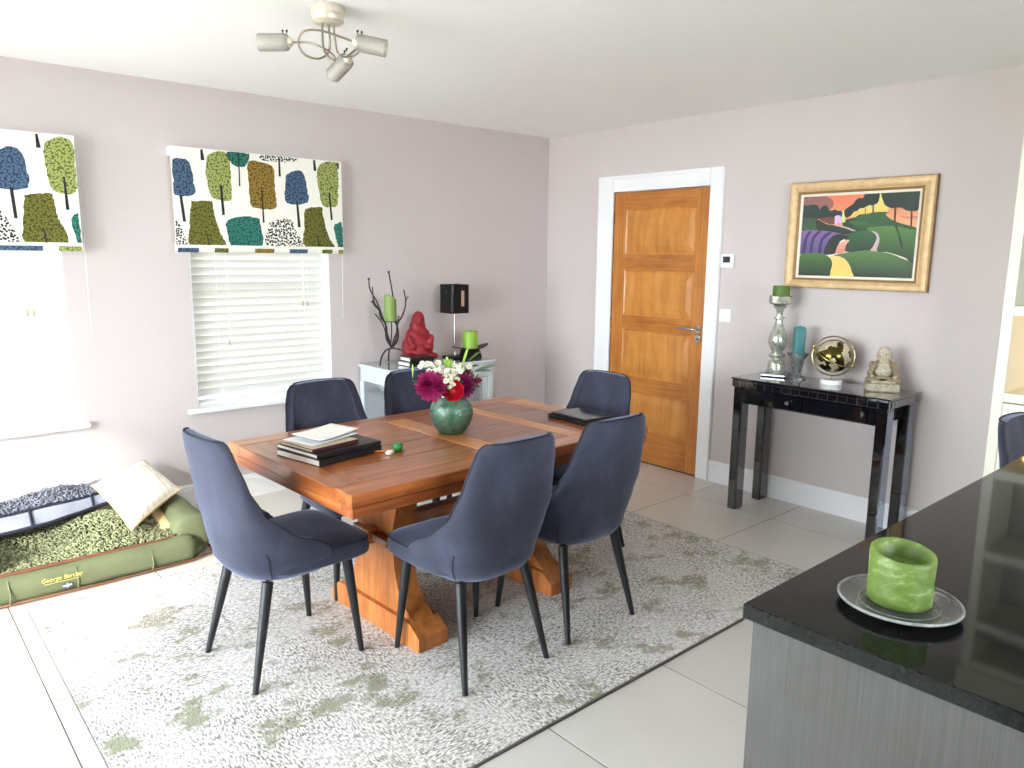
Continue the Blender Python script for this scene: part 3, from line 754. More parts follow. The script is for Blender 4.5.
# windows
def window(n, a, b, label):
    w = struct(thing('window_%d' % n, label, 'window', ((a + b) / 2, .17, WZ0)))
    hw, H = (b - a) / 2, WZ1 - WZ0
    mb = MB()
    f = .055; tz = 1.315 - WZ0
    mb.box(-hw, -hw + f, -.03, .03, 0, H, .004).box(hw - f, hw, -.03, .03, 0, H, .004)
    mb.box(-hw + f, hw - f, -.03, .03, 0, f, .004).box(-hw + f, hw - f, -.03, .03, H - f, H, .004)
    obj('window_frame', mb, 'upvc', w)
    obj('transom', MB().box(-hw + f, hw - f, -.035, .03, tz - .045, tz + .03, .004), 'upvc', w)
    obj('pane', MB().box(-hw + f, hw - f, -.006, .006, f, tz - .045), 'pane', w)
    obj('pane', MB().box(-hw + f, hw - f, -.006, .006, tz + .03, H - f), 'pane', w)
    obj('window_sill', MB().box(-hw - .062, hw + .062, -.21, -.172, -.026, .004, .006).box(-hw + .001, hw - .001, -.18, -.03, .0005, .004), 'upvc', w)
    # white reveal lining
    mb = MB().box(-hw, -hw + .006, -.168, -.03, .0, H).box(hw - .006, hw, -.168, -.03, 0, H).box(-hw + .006, hw - .006, -.168, -.03, H - .006, H)
    obj('reveal', mb, 'white_paint', w)
    return w
window(1, *WIN[0], 'white window cut by the left edge of the photo')
window(2, *WIN[1], 'white window with a horizontal bar between dog bed and sideboard')

# door
door = struct(thing('door_1', 'honey oak interior door with four raised panels', 'door', (0.004, (DY0 + DY1) / 2, 0.006)))
LW, LH = DY1 - DY0 - .003, 1.98
hw = LW / 2
stile = .108
for s in (-1, 1):
    obj('stile', MB().box(0, .036, s * hw, s * (hw - stile), 0, LH, .002), 'oak_v', door)
rails = [(0, .232), (.518, .634), (.982, 1.088), (1.418, 1.536), (1.860, LH)]
for z0, z1 in rails:
    obj('rail', MB().box(0.0005, .0355, -hw + stile, hw - stile, z0, z1, .0015), 'oak_h', door)
for (a, z0), (z1, b) in zip(rails, rails[1:]):
    mb = MB()
    y0, y1 = -hw + stile, hw - stile
    # raised and fielded panel: recessed border, sloped field edge, flat centre
    rings = [(0.0, .008), (.010, .014), (.018, .014), (.024, .010), (.062, .004), (.066, .0035)]
    V = []
    for d, x in rings:
        V += [(x, y0 + d, z0 + d), (x, y1 - d, z0 + d), (x, y1 - d, z1 - d), (x, y0 + d, z1 - d)]
    F = []
    for k in range(len(rings) - 1):
        for i in range(4):
            j = (i + 1) % 4
            F.append((k * 4 + i, k * 4 + j, k * 4 + 4 + j, k * 4 + 4 + i))
    F.append(tuple(len(V) - 4 + i for i in range(4)))
    o = len(V)
    V += [(.028, y0, z0), (.028, y1, z0), (.028, y1, z1), (.028, y0, z1)]
    F.append((o, o + 3, o + 2, o + 1))
    for i in range(4):
        j = (i + 1) % 4
        F.append((i, o + i, o + j, j))
    obj('panel', mb.add(V, F), 'oak_panel', door)
hy = -hw + .052
MX = lambda y, z: TR(0, y, z) @ Matrix.Rotation(-PI / 2, 4, 'Y')
h = obj('handle', MB().lathe([(0, 0), (.026, 0), (.026, .006), (.022, .009), (0, .009)], 24, 0, MX(hy, 1.030)), 'chrome', door, smooth=35, label='chrome lever handle on round rose')
obj('lever', MB().tube(spline([(-.008, hy, 1.03), (-.038, hy, 1.03), (-.05, hy + .012, 1.031), (-.052, hy + .05, 1.032), (-.05, hy + .10, 1.028), (-.048, hy + .135, 1.026)], 5), [.010] * 6 + [.0095] * 6 + [.009] * 6 + [.008] * 8, 10), 'chrome', h, smooth=True)
o = obj('escutcheon', MB().lathe([(0, 0), (.026, 0), (.026, .006), (.022, .009), (0, .009)], 24, 0, MX(hy, .966)), 'chrome', door, smooth=35)
obj('keyhole', MB().box(-.0105, -.009, hy - .004, hy + .004, .956, .974), 'steel_dark', o)
for z in (1.80, 1.02, .22):
    obj('hinge', MB().tube([(-.004, hw + .004, z - .045), (-.004, hw + .004, z + .045)], .006, 8).box(-.0015, .001, hw - .001, hw + .016, z - .045, z + .045), 'steel_dark', door)
# door lining and architrave
AL, AR, AT = -0.571, -1.662, 2.108
mb = MB().box(0.0, .2, DY1, DY1 + .012, 0, DZ).box(0.0, .2, DY0 - .012, DY0, 0, DZ).box(0, .2, DY0 - .012, DY1 + .012, DZ - .002, DZ + .012)
mb.box(.05, .2, DY0, DY1, 0, DZ)
def arch(mbx, y0, y1, z0, z1):
    mbx.box(-.020, .0, y0, y1, z0, z1, .004)
tr = struct(thing('trim_1', 'wide white painted architrave around the oak door', 'door frame'))
obj('lining', mb, 'white_paint', tr)
for y0, y1, z0, z1 in ((DY1 - .003, AL, 0, AT - .0), (AR, DY0 + .003, 0, AT)):
    q = MB(); arch(q, y0, y1, z0, z1)
    ye, s = (y1, -1) if y1 == AL else (y0, 1)
    q.box(-.027, -.02, ye + s * .002, ye + s * .028, z0, z1 - .002, .003)
    obj('architrave', q, 'white_paint', tr)
q = MB(); arch(q, DY0 + .0032, DY1 - .0032, DZ - .004, AT)
q.box(-.027, -.02, DY0 + .0032, DY1 - .0032, AT - .028, AT - .002, .003)
obj('architrave', q, 'white_paint', tr)

# garden outside
lawn = tag(obj('lawn', MB().box(-30, 30, .9, 40, -.3, -.2), 'lawn'), 'bright green lawn seen between the window slats', 'lawn', kind='stuff')
struct(tag(obj('terrace', MB().box(-20, RX0 - .3, -14, 2.0, -.25, -.06).box(-22, 4, -20, RY0 - .3, -.25, -.06), 'terrace'), 'pale paved terrace outside the garden doors', 'terrace'))
mb = MB()
def hed(u, v):
    a = 2 * PI * v
    n = mnoise.noise(Vector((u * 40, math.cos(a) * 2, math.sin(a) * 2))) * .35
    return (-16 + 30 * u, 15 + (1.0 + n) * math.cos(a), .95 + (.8 + n) * math.sin(a))
mb.grid(hed, 90, 13)
tag(obj('hedge', mb, 'hedge', smooth=True), 'dark green hedge at the end of the lawn outside', 'hedge')

# ================================================================== BLINDS
def venetian(name, a, b, label, bottom):
    w = b - a
    root = thing(name, label, 'venetian blind', ((a + b) / 2, .075, WZ0), group='white venetian blinds')
    L = w - .024
    H = WZ1 - WZ0
    pitch = .0455
    sm = MB()
    rows = 7
    def top(u, v):
        q = (v - .5) * .05
        return ((u - .5) * L, q, .0030 * (1 - (2 * v - 1) ** 2))
    V = []; F = []
    for k in range(rows):
        v = k / (rows - 1)
        x, y, z = top(0, v)
        V += [(-L / 2, y, z), (L / 2, y, z), (-L / 2, y, z - .003), (L / 2, y, z - .003)]
    for k in range(rows - 1):
        o, p = k * 4, k * 4 + 4
        F += [(o, o + 1, p + 1, p), (o + 2, p + 2, p + 3, o + 3), (o, p, p + 2, o + 2), (o + 1, o + 3, p + 3, p + 1)]
    F += [(0, 2, 3, 1), ((rows - 1) * 4, (rows - 1) * 4 + 1, (rows - 1) * 4 + 3, (rows - 1) * 4 + 2)]
    sm.add(V, F)
    me = sm.mesh('slat', 'slat', 40)
    z = bottom + .05
    k = 0
    while z < H - .06:
        t = -math.radians(71) + random.uniform(-.02, .02)
        link('slat', me, root, (0, 0, z), (t, 0, 0))
        z += pitch; k += 1
    obj('bottom_rail', MB().box(-L / 2, L / 2, -.026, .026, bottom - .008, bottom + .012, .004), 'upvc', root)
    obj('head_rail', MB().box(-L / 2, L / 2, -.03, .03, H - .055, H - .008, .004), 'upvc', root)
    for x in (-.28, .28):
        obj('ladder_cord', MB().tube([(x, -.030, bottom), (x, -.030, H - .05)], .0014, 5).tube([(x, .030, bottom), (x, .030, H - .05)], .0014, 5), 'upvc', root)
    for x, zz in ((-.22, .40), (.27, .62), (.30, .62)):
        c = obj('pull_cord', MB().tube([(x, -.040, zz), (x, -.040, H - .05)], .0012, 5), 'upvc', root)
        obj('cord_tassel', MB().lathe([(0, -.035), (.007, -.03), (.006, -.005), (.002, 0), (0, 0)], 10, 0, TR(x, -.040, zz)), 'kraft', c)
    return root
venetian('venetian_blind', *WIN[0], 'white wooden venetian blind cut off at the left edge of the photo', .013)
venetian('venetian_blind', *WIN[1], 'white wooden venetian blind hanging in the window nearer the sideboard', .035)

def clip_poly(p, x0, x1, z0, z1):
    def cut(p, ins, inter):
        out = []
        for i in range(len(p)):
            a, b = p[i - 1], p[i]
            if ins(b):
                if not ins(a): out.append(inter(a, b))
                out.append(b)
            elif ins(a): out.append(inter(a, b))
        return out
    def ix(c): return lambda a, b: (c, a[1] + (b[1] - a[1]) * (c - a[0]) / (b[0] - a[0]))
    def iz(c): return lambda a, b: (a[0] + (b[0] - a[0]) * (c - a[1]) / (b[1] - a[1]), c)
    for ins, it in ((lambda q: q[0] >= x0, ix(x0)), (lambda q: q[0] <= x1, ix(x1)), (lambda q: q[1] >= z0, iz(z0)), (lambda q: q[1] <= z1, iz(z1))):
        p = cut(p, ins, it)
        if len(p) < 3: return []
    return p

def fuzzy(p, amp=.0035, step=.011):
    """leafy, uneven outline"""
    out = []
    for i in range(len(p)):
        a, b = Vector((*p[i], 0)), Vector((*p[(i + 1) % len(p)], 0))
        n = max(1, int((b - a).length / step)); t = b - a
        nn = Vector((-t.y, t.x, 0))
        if nn.length > 0: nn.normalize()
        for k in range(n):
            q = a.lerp(b, k / n) + nn * random.uniform(-amp, amp)
            out.append((q.x, q.y))
    return out

def smooth_poly(p):
    return [(q.x, q.y) for q in spline([(a, b, 0) for a, b in p], 3, True)]

PRINTS = ['print_blue', 'print_lime', 'print_teal', 'print_must', 'print_olive', 'print_dots', 'print_trunk']
KEYS = ['blue', 'lime', 'teal', 'must', 'olive', 'dots', 'trunk']
def roman(x0, x1, data, label, fold, cords):
    cx = (x0 + x1) / 2
    zt, zb = 2.100, 1.555
    root = thing('roman_blind', label, 'roman blind', (cx, 0, zb - .03), group='tree print roman blinds')
    oz = zb - .03
    w = (x1 - x0) / 2
    obj('fabric', MB().box(-w, w, -.070, -.064, zb - oz, zt - oz, .001), 'blind_cloth', root)
    obj('head_board', MB().box(-w + .002, w - .002, -.062, -.001, zt - oz - .05, zt - oz - .002), 'white_paint', root)
    # folded layers at the bottom
    mb = MB()
    sec = [(-.064, .045), (-.070, .03), (-.078, .012), (-.080, .0), (-.072, -.012), (-.050, -.014), (-.036, .0), (-.034, .03), (-.040, .04), (-.042, .006), (-.052, -.004), (-.066, -.002), (-.068, .02)]
    mb.prism([(y, z + .01) for y, z in sec], -w, w, 'x')
    obj('fold', mb, 'blind_cloth', root)
    for a, b, k in fold:
        mb = MB()
        mb.prism([(-.0806, .0215), (-.0818, .010), (-.0735, -.0035), (-.0728, -.003), (-.0805, .010), (-.0792, .0215)], a - cx, b - cx, 'x', k)
        obj('fold_print', mb, PRINTS, root)
    for key, kk in zip(KEYS, range(7)):
        for p in data.get(key, []):
            q = p if key == 'trunk' else fuzzy(smooth_poly(p))
            q = clip_poly(q, x0 + .001, x1 - .001, zb + .002, zt - .002)
            if len(q) < 3: continue
            d = .0705 if key != 'trunk' else .0712
            m2 = MB(); n = len(q)
            V = [(x - cx, -d, z - oz) for x, z in q] + [(x - cx, -d + .0006, z - oz) for x, z in q]
            m2.add(V, [tuple(range(n))] + [(i, (i + 1) % n, (i + 1) % n + n, i + n) for i in range(n)], kk)
            obj({'trunk': 'printed_trunk'}.get(key, 'printed_tree'), m2, PRINTS, root)
    for x, z1 in cords:
        obj('pull_cord', MB().tube([(x - cx, -.055, zt - .05 - oz), (x - cx + .001, -.03, z1 - oz)], .0022, 6), 'page_grey', root)
    return root

roman(-2.950, -1.905, BLIND_A, 'roman blind with printed trees over the window near the sideboard',
      [(-2.945, -2.83, 0), (-2.74, -2.66, 4), (-2.50, -2.38, 3), (-2.28, -2.16, 0), (-2.06, -1.99, 4), (-1.945, -1.91, 1)], [(-1.900, 1.10)])
BB = {k: list(v) for k, v in BLIND_B.items()}
for k, v in BLIND_B.items():
    BB[k] += [[(x - .70, z) for x, z in p] for p in v]
BB['teal'].append([(x - .33 - .33, z) for x, z in BLIND_A['teal'][1]])
BB['must'] = [[(x - 1.48, z) for x, z in BLIND_A['must'][0]]]
roman(-4.465, -3.418, BB, 'roman blind with printed trees cut by the left photo edge',
      [(-4.40, -4.28, 4), (-4.1, -3.98, 0), (-3.80, -3.60, 0), (-3.53, -3.425, 1)], [(-3.405, 1.09)])

# ================================================================== RUG
RUGT = .011
rug = thing('rug', 'large distressed off white and olive rug under the dining table', 'rug', (-2.445, -1.952, 0))
obj('pile', MB().box(-1.482, 1.482, -.996, .996, 0.0005, RUGT, .004), 'rug', rug)
mb = MB()
for a in ((-1.485, 1.485, -1.0, -.996), (-1.485, 1.485, .996, 1.0), (-1.485, -1.482, -.996, .996), (1.482, 1.485, -.996, .996)):
    mb.box(*a, 0.0005, RUGT - .0015)
obj('edging', mb, 'rug_edge', rug)

# ================================================================== DINING TABLE
TZ = .76
tab = thing('dining_table', 'rustic honey brown wooden trestle dining table on the rug', 'dining table', (-2.452, -1.970, RUGT), math.radians(2.0))
L2, W2 = .785, .475
z1 = TZ - RUGT; z0 = z1 - .044
BW = .105
def tbox(n, x0, x1, y0, y1, za, zb, m, bev=.0035, lab=None):
    cx, cy, cz = (x0 + x1) / 2, (y0 + y1) / 2, (za + zb) / 2
    return obj(n, MB().box(x0 - cx, x1 - cx, y0 - cy, y1 - cy, za - cz, zb - cz, bev), m, tab, (cx, cy, cz), label=lab)
g = .0012
tbox('edge_board', -L2, L2, -W2, -W2 + BW, z0, z1, 'table_x')
tbox('edge_board', -L2, L2, W2 - BW, W2, z0, z1, 'table_x')
tbox('end_board', -L2, -L2 + .12, -W2 + BW + g, W2 - BW - g, z0, z1 - .0005, 'table_y')
tbox('end_board', L2 - .12, L2, -W2 + BW + g, W2 - BW - g, z0, z1 - .0005, 'table_pale')
cross = [(-.09, .02, 'table_pale'), (.355, .44, 'table_pale')]
for a, b, m in cross:
    tbox('cross_board', a, b, -W2 + BW + g, W2 - BW - g, z0, z1 - .0003, m)
for a, b, n in ((-L2 + .12, -.09, 4), (.02, .355, 4), (.44, L2 - .12, 3)):
    yw = (2 * W2 - 2 * BW - 2 * g) / n
    for i in range(n):
        y0 = -W2 + BW + g + i * yw
        tbox('plank', a + g, b - g, y0 + .0006, y0 + yw - .0006, z0, z1 - random.uniform(.0002, .0016), 'table_x', .0022)
# lower frame
za, zb = z0 - .041, z0 - .0008
tbox('apron', -L2 + .004, L2 - .004, -W2 + .004, -W2 + .07, za, zb, 'table_x')
tbox('apron', -L2 + .004, L2 - .004, W2 - .07, W2 - .004, za, zb, 'table_x')
tbox('apron', -L2 + .004, -L2 + .07, -W2 + .0712, W2 - .0712, za, zb, 'table_y')
tbox('apron', L2 - .07, L2 - .004, -W2 + .0712, W2 - .0712, za, zb, 'table_y')
def trestle(px):
    # top bearer, shaped post, sled foot
    obj('bearer', MB().prism([(-.36, za), (-.36, za - .02), (-.28, za - .06), (.28, za - .06), (.36, za - .02), (.36, za)], px - .055, px + .055, 'x'), 'table_y', tab)
    prof = []
    for k in range(15):
        t = k / 14
        z = .098 + t * (za - .06 - .098)
        w = .128 + .13 * (1 - t) ** 6 + .060 * max(0, (t - .62) / .38) ** 1.6
        prof.append((w, z))
    obj('post', MB().prism([(-w, z) for w, z in prof] + [(w, z) for w, z in reversed(prof)], px - .05, px + .05, 'x'), 'trestle', tab, smooth=30)
    fp = [(-.325, 0), (-.325, .055), (-.262, .098), (.262, .098), (.325, .055), (.325, 0)]
    obj('foot', MB().prism(fp, px - .07, px + .07, 'x'), 'trestle', tab)
    s = -1 if px < 0 else 1
    obj('tenon', MB().box(px + s * .051, px + s * .105, -.03, .03, .36, .43, .006), 'table_x', tab)
    obj('wedge', MB().prism([(-.14, .400), (-.13, .372), (.10, .372), (.11, .412)], px + s * .058, px + s * .085, 'x'), 'table_x', tab)
trestle(-.345); trestle(.385)
obj('stretcher', MB().box(-.294, .334, -.03, .03, .345, .445, .005), 'table_x', tab)

# ================================================================== CHAIRS
def make_chair():
    root = thing('dining_chair', '', 'chair', group='navy velvet dining chairs')
    HT = .897
    Wt = [(.365, .165), (.39, .205), (.43, .228), (.50, .236), (.62, .226), (.78, .198), (.90, .170), (.95, .160)]
    YB = [(.365, -.165), (.39, -.205), (.43, -.232), (.52, -.250), (.68, -.270), (.95, -.312)]
    YF = [(.365, .04), (.44, .075), (.480, .070), (.505, .025), (.55, -.075), (.64, -.172), (.74, -.218), (.85, -.252), (.95, -.280)]
    def ring(z, ins=0.0):
        w = interp(Wt, z) - ins
        if z > HT - .034:          # rounded top corners
            q = (z - (HT - .034)) / .034
            w -= .032 * (1 - math.sqrt(max(0, 1 - q * q)))
        yb = interp(YB, z) + ins; yf = interp(YF, z)
        return w, yb, yf
    def pt(u, z, ins):
        w, yb, yf = ring(z, ins)
        t = (u - .5) * PI
        n = 2.7 - .5 * max(0, min(1, (z - .5) / .4))
        s = math.sin(t); c = abs(math.cos(t))
        x = w * math.copysign(abs(s) ** (2 / n), s)
        y = yb + max(.012, yf - yb) * (1 - c ** (2 / n))
        sag = .004 * (1 - abs(2 * u - 1) ** 2) if z > HT - .06 else 0
        return (x, y, z + sag * (z - HT + .06) / .06 if z > HT - .06 else z)
    NU, NV = 29, 26
    zs = [.365 + (HT - .365) * (k / (NV - 1)) for k in range(NV)]
    zs[-2] = HT - .006; zs[-3] = HT - .018; zs[-4] = HT - .034
    zs.sort()
    def us(i):
        u = i / (NU - 1)
        return u
    outer = [[pt(us(i), z, 0) for i in range(NU)] for z in zs]
    inner = [[pt(us(i), z, .034) for i in range(NU)] for z in zs]
    V = []; F = []
    for rows in (outer, inner):
        for r in rows: V += r
    A = lambda k, j, i: k * NV * NU + j * NU + i
    for j in range(NV - 1):
        for i in range(NU - 1):
            F.append((A(0, j, i), A(0, j, i + 1), A(0, j + 1, i + 1), A(0, j + 1, i)))
            F.append((A(1, j, i), A(1, j + 1, i), A(1, j + 1, i + 1), A(1, j, i + 1)))
    for i in range(NU - 1):
        F.append((A(0, NV - 1, i), A(0, NV - 1, i + 1), A(1, NV - 1, i + 1), A(1, NV - 1, i)))
        F.append((A(0, 0, i + 1), A(0, 0, i), A(1, 0, i), A(1, 0, i + 1)))
    for j in range(NV - 1):
        F.append((A(0, j, 0), A(0, j + 1, 0), A(1, j + 1, 0), A(1, j, 0)))
        F.append((A(0, j + 1, NU - 1), A(0, j, NU - 1), A(1, j, NU - 1), A(1, j + 1, NU - 1)))
    obj('backrest', MB().add(V, F), 'velvet', root, smooth=50)
    # piping along the rim of the shell
    jm = next(j for j in range(NV) if zs[j] > .47)
    edge = [outer[j][0] for j in range(jm, NV)] + [outer[NV - 1][i] for i in range(1, NU)] + [outer[j][NU - 1] for j in range(NV - 2, jm - 1, -1)]
    obj('piping', MB().tube(edge, .0042, 6), 'piping', root, smooth=True)
    for u in (.215, .785):
        obj('seam', MB().tube([Vector(pt(u, z, -.0005)) for z in zs if .37 < z < .50], .0022, 5), 'piping', root, smooth=True)
    # seat cushion
    def seat(u, v):
        return None
    V = []; F = []
    lay = [(.392, .020), (.396, .006), (.405, .0), (.440, .0), (.456, .005), (.464, .014), (.470, .040), (.476, .11)]
    N = 44
    for z, ins in lay:
        for k in range(N):
            a = 2 * PI * k / N
            n = 7.0
            ca, sa = math.cos(a), math.sin(a)
            x = math.copysign(abs(ca) ** (2 / n), ca); y = math.copysign(abs(sa) ** (2 / n), sa)
            hwid = (.226 if y > -.5 else .226 - .06 * (-y - .5) * 2) - ins
            V.append((x * (hwid + (.006 * y)), .030 + y * ((.240 if y > 0 else .195) - ins), z))
    for j in range(len(lay) - 1):
        for k in range(N):
            k2 = (k + 1) % N
            F.append((j * N + k, j * N + k2, (j + 1) * N + k2, (j + 1) * N + k))
    F.append(tuple(range(N))[::-1]); F.append(tuple((len(lay) - 1) * N + k for k in range(N)))
    st = obj('seat', MB().add(V, F), 'velvet', root, smooth=45)
    rim = []
    for k in range(N):
        a = 2 * PI * k / N; n = 7.0; ca, sa = math.cos(a), math.sin(a)
        x = math.copysign(abs(ca) ** (2 / n), ca); y = math.copysign(abs(sa) ** (2 / n), sa)
        rim.append((x * ((.226 if y > -.5 else .226 - .06 * (-y - .5) * 2) - .004 + .006 * y), .030 + y * (.236 if y > 0 else .191), .455))
    obj('seat_piping', MB().tube(rim, .0032, 5, True), 'piping', st, smooth=True)
    obj('under_frame', MB().box(-.15, .15, -.14, .19, .372, .3915, .004), 'leg_black', root)
    for sx in (-1, 1):
        for tx, ty, bx, by, zt in ((.165, .175, .197, .212, .392), (.150, -.135, .196, -.222, .372)):
            P = [(sx * tx, ty, zt), (sx * (tx + (bx - tx) * .4), ty + (by - ty) * .4, zt * .6), (sx * bx, by, 0)]
            obj('leg', MB().tube(P, [.0205, .0175, .0105], 14), 'leg_black', root, smooth=40)
    return root

chair0 = make_chair()
# (x, y, facing direction in degrees: 0 = +y)
SPOTS = [
    (-3.222, -1.945, -90 + 3.5, 'navy velvet dining chair at the left end of the table, beside the dog bed'),
    (-2.683, -2.408, 0, 'navy velvet dining chair seen from behind, nearest the camera'),
    (-2.157, -2.392, 0, 'navy velvet dining chair seen from behind, on the near side by the tablet'),
    (-2.668, -1.472, 180, 'navy velvet dining chair in front of the window, behind the folders'),
    (-2.125, -1.462, 180, 'navy velvet dining chair in front of the sideboard, behind the flowers'),
    (-1.625, -1.885, 90, 'navy velvet dining chair at the far table end in front of the door'),
    (-0.86, -3.92, 178, 'navy velvet chair behind the black worktop at the right photo edge'),
]
for i, (x, y, a, lab) in enumerate(SPOTS):
    c = chair0 if i == 0 else copy_tree(chair0)
    c.location = (x - .012, y - .014, RUGT) if i < 6 else (x, y, 0.0)
    c.rotation_euler = (0, 0, math.radians(a))
    c['label'] = lab

# ================================================================== KITCHEN ISLAND
isl = thing('kitchen_island', 'grey grained kitchen island carrying the black worktop', 'kitchen island', (-2.3, -4.38, 0))
IX0, IX1, IY0, IY1 = -3.206, -1.38, -4.90, -3.873
obj('body', MB().box(IX0 + .045 + 2.3, IX1 - .06 + 2.3, IY0 + .06 + 4.38, IY1 - .05 + 4.38, .1, .881), 'island_panel', isl)
obj('end_panel', MB().box(IX0 + .018 + 2.3, IX0 + .044 + 2.3, IY0 + .03 + 4.38, IY1 - .012 + 4.38, .0, .881, .001), 'island_panel', isl)
obj('plinth', MB().box(IX0 + .06 + 2.3, IX1 - .1 + 2.3, IY0 + .1 + 4.38, IY1 - .08 + 4.38, .0, .1), 'black_gloss', isl)
wt = tag(obj('worktop', MB().box(IX0 + 2.3, IX1 + 2.3, IY0 + 4.38, IY1 + 4.38, .882, .911, .002), 'granite', loc=(-2.3, -4.38, 0)), 'polished black granite worktop on the kitchen island', 'worktop')
# glass plate and hollow candle
PX, PY, PZ = -3.003, -4.062, .9112
tag(obj('glass_plate', MB().lathe([(0, .004), (.02, .0025), (.05, .001), (.066, .001), (.085, .007), (.100, .012), (.103, .0145), (.101, .0165), (.097, .0165), (.082, .0125), (.064, .007), (.03, .0075), (0, .008)], 56), 'plate_glass', loc=(PX, PY, PZ), smooth=60),
    'round clear glass plate under the large green candle', 'plate')
obj('rim', MB().tube([(.1005 * math.cos(a), .1005 * math.sin(a), .0155) for a in [2 * PI * k / 64 for k in range(64)]], .0028, 8, True), 'rim_highlight', bpy.data.objects['glass_plate'], smooth=True)  # whitish ring painted in as the highlight along the plate edge
obj('rim', MB().tube([(.066 * math.cos(a), .066 * math.sin(a), .0075) for a in [2 * PI * k / 64 for k in range(64)]], .0014, 6, True), 'rim_highlight', bpy.data.objects['glass_plate'], smooth=True)  # inner highlight ring, likewise put in as whitish colour
cd = thing('candle', 'large lime green hollow candle on the glass plate', 'candle', (PX + .008, PY + .004, PZ + .0085))
prof = [(0, 0), (.050, 0), (.0535, .003), (.054, .02), (.0535, .05), (.0545, .085), (.0535, .092), (.050, .0945), (.046, .0925), (.041, .082), (.037, .066), (.02, .060), (0, .059)]
def melt(p):
    x, y, z = p
    if z > .055:
        z += .006 * math.sin(math.atan2(y, x) + .6) * (z - .055) / .04
    return (x * (1 + .012 * math.sin(z * 90)), y, z)
mb = MB().lathe(prof, 48); mb.v = [melt(p) for p in mb.v]
obj('wax', mb, 'wax_frosted', cd, smooth=50)
obj('wick', MB().tube([(0, 0, .058), (.001, 0, .066), (.004, .001, .072)], .0013, 6), 'wick', cd)

# ================================================================== BOOKCASE (right edge)
bc = thing('bookcase', 'cream built in bookcase with a warm lit niche at the right edge', 'bookcase', (0, -3.415, 0))
D = .35; BL = 1.80; BH = 2.30
mbp = lambda *a: MB().box(*a)
st = .046
obj('side_panel', mbp(-D, -.001, -st, 0, 0, BH, .002), 'shelf_paint', bc)
obj('side_panel', mbp(-D, -.001, -BL, -BL + st, 0, BH, .002), 'shelf_paint', bc)
obj('divider', mbp(-D + .002, -.014, -BL / 2 - st / 2, -BL / 2 + st / 2, .916, BH - .1, .002), 'shelf_paint', bc)
obj('back_panel', mbp(-.013, -.001, -BL + st, -st, .1, BH - .05), 'shelf_back', bc)
obj('cornice', mbp(-D - .012, -.001, -BL, 0.012, BH, CEIL - .001, .004), 'shelf_paint', bc)
for z0_, z1_ in ((.873, .916), (1.276, 1.320), (1.684, 1.724), (2.05, 2.09), (BH - .044, BH - .002)):
    for a, b in ((-BL / 2 + st / 2, -st), (-BL + st, -BL / 2 - st / 2)):
        obj('shelf', mbp(-D + .002, -.014, a + .0005, b - .0005, z0_, z1_, .002), 'shelf_paint', bc)
for k in range(2):
    y1 = -st - .002 - k * (BL - 2 * st) / 2; y0 = y1 - (BL - 2 * st) / 2 + .004
    d = obj('cabinet_door', mbp(-D - .002, -D + .018, y0, y1, .09, .868, .002), 'shelf_paint', bc)
    obj('door_bevel', mbp(-D - .006, -D - .002, y0 + .07, y1 - .07, .16, .80, .003), 'shelf_paint', d)
obj('plinth', mbp(-D + .02, -.02, -BL + st, -st, 0, .085), 'shelf_paint', bc)
obj('carcass', mbp(-D + .03, -.02, -BL + st, -st, .09, .87), 'shelf_back', bc)
for a, b in ((-BL / 2 + .06, -st - .03), (-BL + st + .03, -BL / 2 - .06)):
    obj('light_strip', mbp(-.030, -.015, a, b, 1.2700, 1.2757), 'led', bc, label='warm glowing light strip')

# ================================================================== WALL FITTINGS
th = thing('thermostat', 'small white wall thermostat with grey display beside the door', 'thermostat', (0, -1.715, 1.457))
obj('body', MB().box(-.022, -.0005, -.049, .049, 0, .09, .005), 'upvc', th)
obj('display', MB().box(-.0232, -.022, -.026, .026, .034, .074), 'steel_dark', th)
sw = thing('light_switch', 'white square light switch plate below the thermostat', 'switch', (0, -1.718, 1.102))
obj('plate', MB().box(-.009, -.0005, -.043, .043, 0, .086, .004), 'upvc', sw)
obj('rocker', MB().box(-.013, -.0085, -.012, .012, .028, .058, .002), 'upvc', sw)

# ================================================================== PICTURE
FY0, FY1, FZ0, FZ1 = -2.960, -2.135, 1.350, 1.968
pic = thing('framed_picture', 'gold framed landscape painting of rolling green hills on the wall', 'picture', (0, (FY0 + FY1) / 2, FZ0))
py, pz = (FY0 + FY1) / 2, FZ0
CY0, CY1, CZ0, CZ1 = -2.874, -2.218, 1.424, 1.884
def frame_ring(o, i, xs):
    """o,i: outer and inner rectangles; xs: list of (t, x) profile from outer to inner"""
    rect = lambda t: [(o[0] + (i[0] - o[0]) * t, o[2] + (i[2] - o[2]) * t), (o[1] + (i[1] - o[1]) * t, o[2] + (i[2] - o[2]) * t),
                      (o[1] + (i[1] - o[1]) * t, o[3] + (i[3] - o[3]) * t), (o[0] + (i[0] - o[0]) * t, o[3] + (i[3] - o[3]) * t)]
    return [[(x, a - py, b - pz) for a, b in rect(t)] for t, x in xs]
SL = .014
inner = (CY0 - SL, CY1 + SL, CZ0 - SL, CZ1 + SL)
outer = (FY0, FY1, FZ0, FZ1)
rings = frame_ring(outer, inner, [(0, -.002), (0, -.030), (.10, -.040), (.28, -.043), (.55, -.036), (.72, -.030), (.80, -.033), (.90, -.031), (1.0, -.024), (1.0, -.006)])
